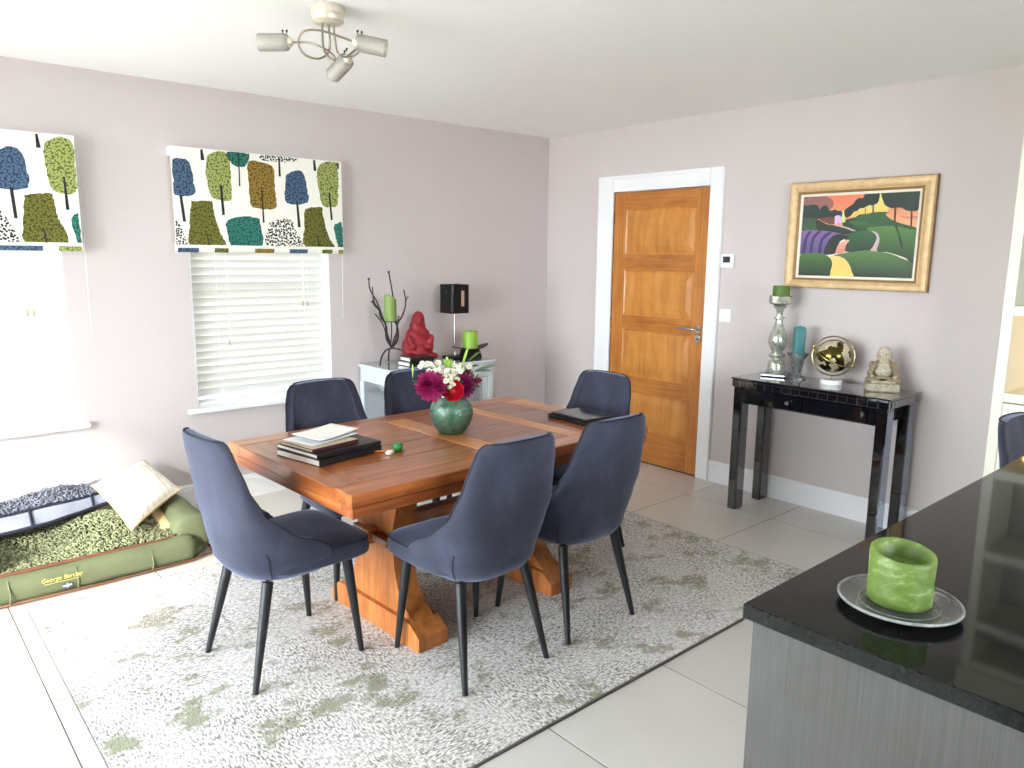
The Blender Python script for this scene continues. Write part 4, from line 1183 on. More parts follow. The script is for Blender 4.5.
for s in range(4):
    V = []; F = []; M_ = []
    for r in rings: V += [r[s], r[(s + 1) % 4]]
    for k in range(len(rings) - 1):
        F.append((2 * k, 2 * k + 1, 2 * k + 3, 2 * k + 2))
    F.append((0, len(V) - 2, len(V) - 1, 1))
    mb = MB().add(V, F)
    mb.m = [1 if k in (0, 6, 7) else 0 for k in range(len(F))]
    obj('frame_side', mb, ['gold_frame', 'gold_dark'], pic, smooth=40)
rings = frame_ring(inner, (CY0, CY1, CZ0, CZ1), [(0, -.022), (.3, -.024), (1, -.019), (1, -.012)])
V = [p for r in rings for p in r]; F = []
for k in range(3):
    for i in range(4):
        F.append((k * 4 + i, k * 4 + (i + 1) % 4, k * 4 + 4 + (i + 1) % 4, k * 4 + 4 + i))
obj('slip', MB().add(V, F), 'slip_white', pic)
obj('backing', MB().box(-.004, -.001, FY0 + .01 - py, FY1 - .01 - py, .01, FZ1 - FZ0 - .01), 'gold_dark', pic)
obj('canvas', MB().box(-.013, -.0045, CY0 - .004 - py, CY1 + .004 - py, CZ0 - .004 - pz, CZ1 + .004 - pz), 'slip_white', pic)
mb = MB(); cols = []
for k, (nm, curved, ctop, cbot, poly) in enumerate(PAINT):
    q = smooth_poly(poly) if curved else poly
    q = clip_poly(q, CY0, CY1, CZ0, CZ1)
    if len(q) < 3: continue
    x = -.0131 - .00012 * k
    zs_ = [b for a, b in q]; lo, hi = min(zs_), max(zs_)
    ca, cb = rgb(*ctop), rgb(*cbot)
    mb.add([(x, a - py, b - pz) for a, b in q], [tuple(range(len(q)))])
    for a, b in q:
        t_ = 1 - ((hi - b) / max(1e-6, hi - lo)) ** .7
        cols.append(tuple(cb[i] + (ca[i] - cb[i]) * t_ for i in range(3)) + (1,))
me = mb.mesh('painted_scene', 'oil_paint', fix=False)
ca_ = me.color_attributes.new('paint', 'FLOAT_COLOR', 'POINT')
for i, c_ in enumerate(cols): ca_.data[i].color = c_
ps = link('painted_scene', me, pic); ps['label'] = 'painted hills, trees, lavender rows and winding paths'

# ================================================================== CONSOLE TABLE
con = thing('console_table', 'black mirrored console table against the wall', 'console table', (-.225, -2.520, 0))
CX, CYh = .195, .466
CT = .818
obj('top', MB().box(-CX, CX, -CYh, CYh, CT - .012, CT, .003), 'black_mirror', con)
obj('core', MB().box(-CX + .012, CX - .004, -CYh + .012, CYh - .012, CT - .058, CT - .0125), 'black_mirror', con)
nF = 17
tw = (2 * CYh - .012) / nF
me = MB().box(-.006, .006, -tw / 2 + .0022, tw / 2 - .0022, -.0205, .0205, .0045).mesh('mirror_tile', 'black_mirror')
me2 = MB().box(-.006, .006, -.0020, .0020, -.0205, .0205, .0005).mesh('mirror_strip', 'chrome')
for k in range(nF):
    link('mirror_tile', me, con, (-CX + .006, -CYh + .006 + tw * (k + .5), CT - .035))
    link('mirror_strip', me2, con, (-CX + .0055, -CYh + .006 + tw * k, CT - .035))
nS = 8
for sgn in (-1, 1):
    for k in range(nS):
        tw2 = (2 * CX - .03) / nS
        link('mirror_tile', me, con, (-CX + .018 + tw2 * (k + .5), sgn * (CYh - .006), CT - .035), (0, 0, PI / 2))
# apron and drawers
obj('apron', MB().box(-CX + .035, CX - .02, -CYh + .072, CYh - .072, CT - .155, CT - .0585), 'black_mirror', con)
for a, b in ((.03, .355), (-.345, .02)):
    d = obj('drawer', MB().box(-CX + .022, -CX + .034, a, b, CT - .150, CT - .063, .004), 'black_mirror', con)
    if a > 0:
        obj('knob', MB().lathe([(0, 0), (.006, 0), (.005, .008), (.013, .014), (.013, .02), (.008, .026), (0, .027)], 14, 0, TR(-CX + .0215, .10, CT - .105) @ Matrix.Rotation(-PI / 2, 4, 'Y')), 'chrome', d, smooth=40, label='crystal drawer knob')
obj('drawer_strip', MB().box(-CX + .020, -CX + .0345, .022, .028, CT - .150, CT - .063), 'pale_mirror', con)
for sx, sy in ((-1, 1), (1, 1), (-1, -1), (1, -1)):
    x, y = sx * (CX - .056), sy * (CYh - .044)
    lg = obj('leg', MB().box(x - .044, x + .044, y - .027, y + .027, 0, CT - .0585, .003), 'black_mirror', con)
    for k in range(3):
        z0_, z1_ = .006 + k * .248, .006 + k * .248 + .244
        obj('mirror_panel', MB().box(x - .038, x + .038, y - .0292, y - .0272, z0_, z1_, .0008), 'pale_mirror' if sy < 0 else 'black_mirror', lg)  # right legs' side panels paler: their bright reflection put into the colour
        obj('mirror_panel', MB().box(x - .0462, x - .0442, y - .021, y + .021, z0_, z1_, .0008), 'black_mirror', lg)

CZ = CT + .0004
# tall mercury glass candlestick
cs = thing('candlestick', 'tall silvery mercury glass candlestick on black mirrored plinth', 'candlestick', (-.165, -2.198, CZ), .3)
obj('plinth', MB().box(-.075, .075, -.075, .075, 0, .022, .006), 'black_mirror', cs)
obj('stem', MB().lathe([(0, .022), (.055, .022), (.057, .034), (.050, .040), (.050, .075), (.042, .095), (.026, .102), (.026, .110), (.044, .116), (.050, .126), (.046, .136), (.028, .142), (.030, .150), (.047, .175), (.056, .205), (.054, .235), (.042, .27), (.028, .305), (.020, .335), (.022, .345), (.033, .350), (.033, .356), (.020, .362), (.018, .385), (.026, .405), (.045, .422), (0, .422)], 32), 'mercury_glass', cs, smooth=45)
obj('cup', MB().lathe([(0, .424), (.030, .424), (.060, .436), (.068, .444), (.068, .482), (.063, .484), (.060, .478), (.058, .450), (0, .446)], 12), 'mercury_glass', cs, label='faceted silvery candle cup')
t = thing('candle', 'olive green candle on top of the tall mercury glass candlestick', 'candle', (-.165, -2.198, CZ + .4465))
obj('wax', MB().lathe([(0, 0), (.050, 0), (.050, .092), (.047, .097), (.040, .094), (0, .090)], 28), 'wax_olive', t, smooth=40)
obj('wick', MB().tube([(0, 0, .088), (.001, 0, .098)], .0014, 6), 'wick', t)
# small crystal holder
ch = thing('candle_holder', 'short clear crystal candle holder with dark core', 'candle holder', (-.165, -2.335, CZ))
obj('base', MB().lathe([(0, 0), (.050, 0), (.050, .006), (.030, .020), (.022, .032), (.030, .070), (.040, .115), (.062, .148), (.062, .152), (.036, .146), (.033, .138), (0, .136)], 12), 'clear_glass', ch)
obj('core', MB().lathe([(0, .040), (.014, .042), (.019, .080), (.024, .120), (0, .122)], 12), 'black_gloss', ch)
t = thing('candle', 'teal pillar candle in the crystal holder', 'candle', (-.165, -2.335, CZ + .1385))
obj('wax', MB().box(-.029, .029, -.029, .029, 0, .172, .008, M=RZ(.8)), 'wax_teal', t)
obj('wick', MB().tube([(0, 0, .170), (0, 0, .180)], .0014, 6), 'wick', t)
# globe
gl = thing('globe', 'gold armillary style globe on white round base', 'globe', (-.175, -2.552, CZ))
obj('base', MB().lathe([(0, 0), (.060, 0), (.060, .022), (.057, .026), (0, .026)], 32), 'marble', gl, smooth=40)
obj('pin', MB().cyl(.005, .026, .052, 10), 'brass', gl)
GC = Vector((0, 0, .160)); GR = .095; RR = .112
cdir = Vector((-.9, -.44, .12)).normalized()
sph = MB()
NU, NV = 40, 24
tilt = Matrix.Translation(GC) @ Matrix.Rotation(.45, 4, cdir)
V = []; F = []; Mi = []
for j in range(NV + 1):
    th_ = PI * j / NV
    for i in range(NU):
        ph = 2 * PI * i / NU
        V.append(tuple(tilt @ Vector((GR * math.sin(th_) * math.cos(ph), GR * math.sin(th_) * math.sin(ph), GR * math.cos(th_)))))
for j in range(NV):
    for i in range(NU):
        i2 = (i + 1) % NU
        F.append((j * NU + i, j * NU + i2, (j + 1) * NU + i2, (j + 1) * NU + i))
        th_ = PI * (j + .5) / NV; ph = 2 * PI * (i + .5) / NU
        p = Vector((math.sin(th_) * math.cos(ph), math.sin(th_) * math.sin(ph), math.cos(th_)))
        n = mnoise.noise(p * 1.7 + Vector((3.1, .4, 5.2))) + .35 * mnoise.noise(p * 4.5)
        Mi.append(1 if n > .06 else 0)
sph.v = V; sph.f = F; sph.m = Mi
obj('sphere', sph, ['globe_dark', 'globe_land'], gl, smooth=True)
e1 = cdir.cross(Vector((0, 0, 1))).normalized(); e2 = e1.cross(cdir)
ringp = [GC + (e1 * math.cos(a) + e2 * math.sin(a)) * RR for a in [2 * PI * k / 48 for k in range(48)]]
obj('meridian_ring', MB().tube(ringp, .0045, 8, True), 'brass', gl, smooth=True)
n2 = (e2 * .86 + e1 * -.42 + cdir * .35).normalized()
f1 = n2.cross(cdir).normalized(); f2 = n2.cross(f1)
obj('equator_ring', MB().tube([GC + (f1 * math.cos(a) + f2 * math.sin(a)) * (RR - .006) for a in [2 * PI * k / 48 for k in range(48)]], .0045, 8, True), 'brass', gl, smooth=True)
for s in (-1, 1):
    obj('pivot', MB().ball(GC + f1 * s * (RR + .004), .011, 10, 6), 'brass', gl, smooth=True)

# ------------------------------------------------------------------ carved figures
def sculpt(name, parts, mat, parent, voxel, smooth_it=4, loc=(0, 0, 0)):
    mb = MB()
    for c, r, rot in parts:
        M = TR(*c) @ Euler(rot).to_matrix().to_4x4()
        mb.ball((0, 0, 0), r, 20, 12, 0, M)
    o = obj(name, mb, mat, parent, loc, smooth=True)
    md = o.modifiers.new('remesh', 'REMESH'); md.mode = 'VOXEL'; md.voxel_size = voxel; md.use_smooth_shade = True
    sm = o.modifiers.new('smooth', 'SMOOTH'); sm.iterations = smooth_it; sm.factor = .5
    return o

def seated_figure(S):
    """plump laughing seated figure facing -y, about S tall; returns bare body and robe"""
    e = []; g = []
    A = lambda x, y, zz, rx, ry, rz, rot=(0, 0, 0): e.append(((x * S, y * S, zz * S), (rx * S, ry * S, rz * S), rot))
    B = lambda x, y, zz, rx, ry, rz, rot=(0, 0, 0): g.append(((x * S, y * S, zz * S), (rx * S, ry * S, rz * S), rot))
    A(0, -.06, .34, .215, .16, .17)           # belly
    A(0, -.215, .33, .016, .014, .016)        # navel
    A(0, .02, .44, .20, .13, .16)
    for s in (-1, 1):
        A(s * .085, -.07, .50, .09, .075, .06)                     # chest
        A(s * .27, -.19, .20, .055, .065, .045)                    # hand on the knee
        A(s * .13, -.25, .055, .19, .07, .05, (0, 0, s * -.30))    # crossed shin
        A(s * .10, -.30, .05, .06, .045, .04)                      # foot
    A(0, .02, .62, .14, .12, .12)             # neck
    A(0, .0, .80, .165, .155, .185)           # head
    A(0, -.06, .72, .15, .11, .09)            # jowls
    A(0, -.165, .78, .034, .035, .034)        # nose
    A(0, -.135, .67, .06, .04, .026)          # chin
    A(0, -.158, .715, .062, .022, .014)       # smiling lip
    for s in (-1, 1):
        A(s * .082, -.125, .755, .052, .036, .040)   # cheeks
        A(s * .062, -.132, .855, .050, .026, .014, (0, s * .25, 0))  # brow
        A(s * .060, -.142, .822, .026, .014, .010)   # closed eye
        A(s * .172, .01, .74, .026, .036, .10)       # long ears
    B(0, .09, .32, .28, .17, .30)             # back of the robe
    B(0, .06, .54, .25, .13, .10)
    for s in (-1, 1):
        B(s * .27, .03, .42, .075, .10, .17, (0, s * .22, 0))      # sleeve
        B(s * .31, -.06, .26, .075, .13, .10, (.3, 0, s * -.15))   # hanging cuff
        B(s * .25, -.05, .09, .18, .19, .10, (0, 0, s * .45))      # lap
        B(s * .205, -.06, .46, .03, .10, .16, (0, s * -.30, 0))    # open front edge
        B(s * .19, -.20, .09, .13, .09, .055, (0, 0, s * -.2))
    B(0, -.08, .17, .22, .13, .05)            # sash under the belly
    return e, g

bd = thing('buddha_figurine', 'small cream stone seated buddha figurine on the console', 'figurine', (-.170, -2.832, CZ), math.radians(-62))
S = .205
obj('base', MB().box(-.083, .083, -.066, .066, 0, .043, .006), 'stone', bd)
for k in range(4):
    obj('carving', MB().prism([(-.062 + k * .041 - .014, .010), (-.062 + k * .041, .034), (-.062 + k * .041 + .014, .010)], -.0685, -.0655, 'y'), 'stone', bd)
sk, ro = seated_figure(S)
sculpt('body', sk, 'stone', bd, .0028, 2, (0, 0, .040))
sculpt('robe', ro, 'stone_robe', bd, .0030, 2, (0, 0, .040))

# ================================================================== SIDEBOARD
sb = thing('sideboard', 'pale grey mirrored sideboard against the window wall', 'sideboard', (-1.345, -.215, 0))
SX, SY, SH = .435, .195, .782
obj('top', MB().box(-SX - .012, SX + .012, -SY - .015, SY, SH - .024, SH, .005), 'cabinet_paint', sb)
obj('top_glass', MB().box(-SX, SX, -SY - .004, SY - .006, SH, SH + .0035), 'cabinet_mirror', sb)
obj('frieze', MB().box(-SX + .004, SX - .004, -SY + .004, SY - .004, SH - .115, SH - .025, .003), 'cabinet_paint', sb)
for sx in (-1, 1):
    for sy in (-1, 1):
        obj('post', MB().box(sx * SX - sx * .045, sx * SX, sy * SY - sy * .045, sy * SY, 0, SH - .116, .004), 'cabinet_paint', sb)
    obj('side_panel', MB().box(sx * (SX - .020), sx * (SX - .010), -SY + .046, SY - .046, .1, SH - .117), 'cabinet_mirror', sb)
    obj('side_bar', MB().box(sx * (SX - .0095), sx * (SX - .003), -SY + .046, SY - .046, .36, .385), 'cabinet_paint', sb)
obj('carcass', MB().box(-SX + .046, SX - .046, -SY + .03, SY - .003, .1, SH - .117), 'cabinet_paint', sb)
for k in range(2):
    x0 = -SX + .048 + k * (SX - .048); x1 = x0 + SX - .050
    d = obj('door', MB().box(x0, x1, -SY + .008, -SY + .028, .105, SH - .122, .003), 'cabinet_paint', sb)
    obj('door_mirror', MB().box(x0 + .05, x1 - .05, -SY + .005, -SY + .0085, .155, SH - .172), 'cabinet_mirror', d)
    obj('knob', MB().ball((x1 - .02 if k == 0 else x0 + .02, -SY - .004, .45), .012, 10, 6), 'chrome', d, smooth=True)
obj('bottom', MB().box(-SX + .046, SX - .046, -SY + .01, SY - .01, .06, .099), 'cabinet_paint', sb)
STOP = SH + .0038

# twig candelabra
tw = thing('candelabra', 'black metal twig candelabra on the sideboard', 'candelabra', (-1.645, -.225, STOP))
def tp(px, py, y=0.0):      # traced outline of the twigs, in metres
    return ((px - 290) / 6.83 * .0074, y, .115 + (615 - py) / 6.83 * .0067)
def twig(pts, ys, r0=.0072, r1=.0045, ballend=False, name='branch'):
    P = [tp(a, b, y) for (a, b), y in zip(pts, ys)]
    Q = spline(P, 5)
    R = [r0 + (r1 - r0) * k / (len(Q) - 1) for k in range(len(Q))]
    b = obj(name, MB().tube(Q, R, 7), 'black_metal', tw, smooth=True)
    if ballend: obj('bud', MB().ball(P[-1], .009, 10, 6), 'black_metal', b, smooth=True)
twig([(290, 615), (245, 545), (235, 450), (195, 400), (180, 350), (140, 290), (126, 195)], [0, -.01, -.02, -.03, -.04, -.05, -.06])
twig([(288, 615), (262, 520), (262, 470), (235, 400), (232, 370), (205, 290), (170, 215), (163, 147)], [0, .01, .02, .02, .03, .04, .05, .05], ballend=True)
twig([(292, 615), (345, 560), (350, 480), (325, 410), (322, 360), (332, 290), (325, 220), (304, 102)], [0, .02, .03, .04, .04, .05, .05, .05], ballend=True)
twig([(292, 615), (318, 530), (315, 450), (345, 395), (362, 330), (358, 280), (346, 218)], [0, -.01, -.03, -.04, -.05, -.06, -.06])
twig([(360, 310), (370, 280), (380, 260)], [-.05, -.055, -.06], .004, .003)
twig([(180, 350), (160, 320), (153, 295)], [-.04, -.02, -.01], .004, .003, True)
twig([(280, 600), (300, 520), (290, 440)], [.0, .02, .0], .005, .004)
twig([(190, 380), (225, 430), (240, 470), (255, 540), (285, 610)], [.03, .02, .01, .0, 0], .004, .004)
twig([(350, 400), (330, 450), (322, 500), (300, 560), (290, 612)], [.01, .0, -.01, 0, 0], .004, .004)
for a in (3.5, 5.2, 1.2):
    c_, s_ = math.cos(a), math.sin(a)
    obj('foot', MB().tube(spline([(0, 0, .113), (c_ * .07, s_ * .07, .103), (c_ * .115, s_ * .115, .062), (c_ * .132, s_ * .132, .006)], 6), .0055, 8), 'black_metal', tw, smooth=True)
PZc = tp(290, 430)[2]
obj('candle_plate', MB().lathe([(0, PZc - .006), (.05, PZc - .006), (.052, PZc), (0, PZc)], 20), 'black_metal', tw)
t = thing('candle', 'light green pillar candle held in the black twig candelabra', 'candle', (-1.653, -.225, STOP + PZc + .0005))
mb = MB().lathe([(0, 0), (.040, 0), (.040, .155), (.036, .160), (.028, .150), (0, .146)], 24)
mb.v = [(x, y, z + (.02 * (-x / .04) if z > .12 else 0)) for x, y, z in mb.v]
obj('wax', mb, 'wax_sage', t, smooth=40)
obj('wick', MB().tube([(-.005, 0, .145), (-.006, 0, .175)], .0015, 6), 'wick', t)
# books on the sideboard
for k, (lab, dx, rz, dz, w) in enumerate((('black book lying flat on the sideboard, lower of two', 0, .06, 0, .20), ('black book lying on top of another on the sideboard', .01, -.05, .0292, .185))):
    bk = thing('book', lab, 'book', (-1.515 + dx, -.315, STOP + dz), rz, 'black books on the sideboard')
    obj('cover', MB().box(-w / 2, w / 2, -.066, .066, 0, .004, .001).box(-w / 2, w / 2, -.066, .066, .0248, .0288, .001).box(-w / 2, w / 2, -.066, -.062, .004, .0248), 'black_cover', bk)
    obj('pages', MB().box(-w / 2 + .001, w / 2 - .003, -.0618, .062, .0041, .0247), 'page', bk)
# red figure
def robed_figure(S):
    e = []
    A = lambda x, y, zz, rx, ry, rz, rot=(0, 0, 0): e.append(((x * S, y * S, zz * S), (rx * S, ry * S, rz * S), rot))
    A(0, 0, .10, .37, .24, .115)
    A(0, .03, .30, .34, .21, .28)
    A(0, .03, .50, .26, .17, .20)
    A(0, .04, .68, .17, .14, .17)
    A(0, -.01, .84, .125, .13, .155)
    A(0, -.13, .83, .024, .03, .035)
    A(0, -.09, .76, .08, .06, .04)
    for s in (-1, 1):
        A(s * .05, -.115, .88, .035, .02, .012)
        A(s * .125, .01, .80, .022, .03, .07)
        A(s * .21, -.10, .40, .07, .10, .15, (0, s * .35, 0))
        A(s * .16, -.17, .30, .09, .07, .055, (0, 0, s * -.4))
        A(s * .22, -.14, .10, .16, .12, .08, (0, 0, s * .3))
    A(-.02, -.14, .24, .15, .09, .12)
    A(.02, -.16, .50, .16, .03, .025, (0, .5, 0))
    A(.02, -.20, .12, .20, .06, .06)
    return e
rb = thing('buddha_statue', 'deep red seated buddha statue on the sideboard', 'statue', (-1.392, -.165, STOP), math.radians(-14))
sculpt('body', robed_figure(.350), 'red_clay', rb, .0055, 6, (0, 0, .0))
# black lamp
lp = thing('table_lamp', 'table lamp with a black box shade on a thin chrome stem', 'lamp', (-1.090, -.185, STOP), math.radians(0))
obj('base', MB().box(-.065, .065, -.065, .065, 0, .012, .003), 'black_gloss', lp)
obj('stem', MB().tube([(0, 0, .012), (0, 0, .40)], .006, 10), 'chrome', lp, smooth=40)
mb = MB()
R_, r_ = .078, .016
def rsq(R, r):
    out = []
    for cx_, cy_, a0 in ((R - r, R - r, 0), (-R + r, R - r, PI / 2), (-R + r, -R + r, PI), (R - r, -R + r, 1.5 * PI)):
        for k in range(5):
            a = a0 + PI / 2 * k / 4
            out.append((cx_ + r * math.cos(a), cy_ + r * math.sin(a)))
    return out
o_, i_ = rsq(R_, r_), rsq(R_ - .004, r_ - .004)
n = len(o_)
V = [(x, y, z) for ring_ in (o_, i_) for z in (.325, .528) for x, y in ring_]
F = []
for k in range(n):
    j = (k + 1) % n
    F += [(k, j, n + j, n + k), (2 * n + k, 3 * n + k, 3 * n + j, 2 * n + j), (n + k, n + j, 3 * n + j, 3 * n + k), (k, 2 * n + k, 2 * n + j, j)]
sh = obj('lamp_shade', mb.add(V, F), 'black_gloss', lp, smooth=30)
obj('slot', MB().box(.002, .028, -R_ - .0012, -R_ + .0005, .375, .485, .0005), 'slot_light_paint', sh, label='upright slot in the black shade, light showing through painted pale')
obj('spider', MB().tube([(-.084, 0, .40), (.084, 0, .40)], .003, 6).tube([(0, -.084, .40), (0, .084, .40)], .003, 6), 'chrome', lp)
# boat shaped candle stand
bs = thing('candle_stand', 'black boat shaped candle stand at the right end of the sideboard', 'candle stand', (-.985, -.235, STOP))
obj('base', MB().prism([(-.080, 0), (.080, 0), (.055, .058), (-.055, .058)], -.04, .04, 'y'), 'black_gloss', bs)
def dish(u, v):
    a = 2 * PI * u
    rr = v
    return (.165 * rr * math.cos(a), .055 * rr * math.sin(a), +.060 + .028 * (rr * math.cos(a)) ** 2)
mb = MB().grid(dish, 32, 8, wrap=True)
o = obj('dish', mb, 'black_gloss', bs, smooth=True)
md = o.modifiers.new('solid', 'SOLIDIFY'); md.thickness = .006; md.offset = 1
t = thing('candle', 'bright lime pillar candle on the boat shaped stand', 'candle', (-.985, -.235, STOP + .067))
obj('wax', MB().lathe([(0, 0), (.056, 0), (.056, .118), (.052, .124), (.045, .118), (0, .114)], 28), 'wax_lime', t, smooth=40)
obj('wick', MB().tube([(0, 0, .113), (.001, 0, .128)], .0015, 6), 'wick', t)

# ================================================================== ON THE TABLE
TT = TZ + .0006
# stack of folders
def book(name, lab, cat, x, y, z, w, d, h, rz, cov, group=None, spine='+x', page='page'):
    t = thing(name, lab, cat, (x, y, z), math.radians(rz), group)
    c = MB().box(-w / 2, w / 2, -d / 2, d / 2, 0, .003, .001).box(-w / 2, w / 2, -d / 2, d / 2, h - .003, h, .001)
    c.box(-w / 2, w / 2, -d / 2, -d / 2 + .003, .003, h - .003)
    obj('cover', c, cov, t)
    obj('pages', MB().box(-w / 2 + .001, w / 2 - .003, -d / 2 + .0035, d / 2 - .004, .0032, h - .0032), page, t)
    return t
book('folder', 'thick black folder lying flat, bottom of the pile on the table', 'folder', -3.022, -1.955, TT, .30, .26, .025, 11, 'black_cover', 'pile on the table')
book('folder', 'thinner black folder in the middle of the pile on the table', 'folder', -3.016, -1.945, TT + .0256, .30, .255, .016, 9, 'black_cover', 'pile on the table')
t = book('notebook', 'dark red edged notebook with tan cover near the pile top', 'notebook', -3.056, -1.945, TT + .0422, .215, .195, .013, 10, 'maroon', 'pile on the table', page='kraft')
obj('front_cover', MB().box(-.1065, .1065, -.096, .096, .0132, .0142), 'kraft', t, label='tan paper cover')
def sheet(fn, mat, lab, loc, rz, name='paper_sheet'):
    mb = MB().grid(fn, 14, 10)
    o = obj(name, mb, mat, None, loc, (0, 0, math.radians(rz)), smooth=True)
    md = o.modifiers.new('solid', 'SOLIDIFY'); md.thickness = .0012; md.offset = 1
    return tag(o, lab, 'paper', 'pile on the table')
sheet(lambda u, v: ((u - .5) * .23, (v - .5) * .17, .001 + .007 * u * u), 'page_grey', 'pale grey brochure sheet just under the curling white sheet', (-3.035, -1.915, TT + .0575), 14)
sheet(lambda u, v: ((u - .5) * .21, (v - .5) * .155, .002 + .016 * max(0, u - .3) ** 1.6 + .006 * v * (1 - u)), 'page', 'curling white paper sheet on the very top of the pile', (-3.010, -1.905, TT + .0672), 17)
# pencil, sharpener, rubber
def at_tab(x, y): return (x, y, TT)
pc = thing('pencil', 'short orange pencil lying beside the folders', 'pencil', (-2.835, -2.075, TT + .0042), math.radians(-20))
obj('shaft', MB().tube([(-.06, 0, 0), (.055, 0, 0)], .004, 6), 'pencil', pc)
obj('tip', MB().tube([(.055, 0, 0), (.069, 0, 0)], [.0038, .0006], 6), 'kraft', pc)
gs = thing('sharpener', 'small round green pencil sharpener on the table', 'sharpener', (-2.795, -2.085, TT))
obj('body', MB().lathe([(0, 0), (.016, 0), (.020, .006), (.020, .022), (.015, .030), (0, .031)], 20), 'green_plastic', gs, smooth=40)
obj('rim', MB().tube([(.0205 * math.cos(a), .0205 * math.sin(a), .014) for a in [2 * PI * k / 20 for k in range(20)]], .0015, 5, True), 'leaf_green', gs)
rbb = thing('eraser', 'small white eraser lying next to the green sharpener', 'eraser', (-2.850, -2.112, TT), .5)
obj('body', MB().box(-.018, .018, -.011, .011, 0, .012, .004), 'rubber', rbb)
obj('sleeve', MB().box(-.008, .012, -.0116, .0116, -.0 + .0003, .0126, .001), 'page', rbb)
# tablet in case and second device
tl = thing('tablet', 'black tablet lying on top of a case near the far table end', 'tablet', (-1.800, -2.135, TT + .0172), math.radians(-4), 'devices on the table')
obj('body', MB().box(-.088, .088, -.122, .122, 0, .009, .003), 'black_cover', tl)
obj('screen', MB().box(-.080, .080, -.113, .113, .009, .0094), 'screen', tl)
cs2 = thing('tablet_case', 'black folio case under the tablet near the far table end', 'case', (-1.805, -2.130, TT), math.radians(-3), 'devices on the table')
obj('cover', MB().box(-.095, .095, -.130, .130, 0, .004, .001).box(-.095, .095, -.130, .130, .0125, .0168, .001).box(.091, .095, -.13, .13, .004, .0125), 'black_cover', cs2)
obj('pad', MB().box(-.090, .0905, -.125, .125, .0042, .0123), 'steel_dark', cs2)

# ------------------------------------------------------------------ vase of flowers
VX, VY = -2.450, -1.975
vs_ = thing('vase', 'round green glass vase of flowers on the dining table', 'vase', (VX, VY, TT))
outp = [(0, 0), (.046, 0), (.053, .003), (.075, .030), (.090, .062), (.095, .090), (.092, .118), (.080, .142), (.066, .157), (.060, .165), (.060, .172)]
inp = [(.056, .172), (.056, .165), (.062, .156), (.076, .140), (.087, .117), (.090, .090), (.085, .063), (.071, .033), (.050, .008), (0, .006)]
obj('bowl', MB().lathe(outp + inp, 48), 'vase_glass', vs_, smooth=60)
def flower(name, lab, cat, head, group='flowers in the green vase'):
    """head in vase coordinates; the thing stands in the vase, stem reaches down into it"""
    t = thing(name, lab, cat, (VX, VY, TT + .012), 0, group)
    h = Vector(head)
    base = Vector((h.x * -.25, h.y * -.25, .004))
    neck = Vector((h.x * .25, h.y * .25, .16))
    return t, h, base, neck
def stem(t, h, base, neck, r=.0035):
    obj('stem', MB().tube(spline([base, base.lerp(neck, .5), neck, h - Vector((0, 0, .012))], 5), r, 6), 'stem_green', t, smooth=True)
def frame_to(d):
    return d.to_track_quat('Z', 'Y').to_matrix().to_4x4()
def petal(mb, M, length, width, cup, mat=0):
    """one cupped petal growing from the origin along +x"""
    rows = [(0, .25), (.35, .85), (.7, 1.0), (.92, .6), (1.0, .12)]
    V = []
    for s, w in rows:
        x = s * length; z = cup * s * s * length
        V += [(x, -w * width / 2, z + .25 * width * w), (x, 0, z), (x, w * width / 2, z + .25 * width * w)]
    F = []
    for k in range(len(rows) - 1):
        for j in range(2):
            F.append((k * 3 + j, k * 3 + j + 1, k * 3 + j + 4, k * 3 + j + 3))
    mb.add(V, F, mat, M)
def dahlia(head, R, d, mat, lab, n=(8, 12, 16, 20, 23, 24)):
    t, h, b, nk = flower('dahlia', lab, 'flower', head)
    stem(t, h, b, nk, .004)
    A = TR(*h) @ frame_to(Vector(d).normalized())
    mb = MB()
    for k, cnt in enumerate(n):
        q = (k + 1) / len(n)
        for i in range(cnt):
            a = 2 * PI * (i + .5 * (k % 2)) / cnt + random.uniform(-.06, .06)
            el = math.radians(84 - 92 * q)
            M = A @ TR(0, 0, .012 - .022 * q) @ RZ(a) @ Matrix.Rotation(-el, 4, 'Y')
            petal(mb, M, R * (.55 + .45 * q) * random.uniform(.92, 1.05), R * .24, .18)
    bl = obj('bloom', mb, mat, t, smooth=True)
    obj('heart', MB().ball((0, 0, .01), (.30 * R, .30 * R, .34 * R), 12, 8, 0, A), mat, bl, smooth=True)
    return t
CAM2 = Vector((-.55, -.75, .35))
dahlia((-.145, -.055, .218), .070, (-.62, -.72, .30), 'magenta', 'large magenta dahlia at the left of the bouquet')
dahlia((.022, -.055, .200), .058, (-.30, -.85, .25), 'plum', 'plum dahlia right of the red rose in the bouquet')
dahlia((.118, -.010, .205), .046, (.55, -.70, .05), 'wine', 'small wine red flower drooping right of the bouquet', (5, 8, 10))
dahlia((.085, .0, .245), .034, (.2, -.6, .6), 'wine', 'small dark wine bloom above the plum dahlia', (5, 7, 9))
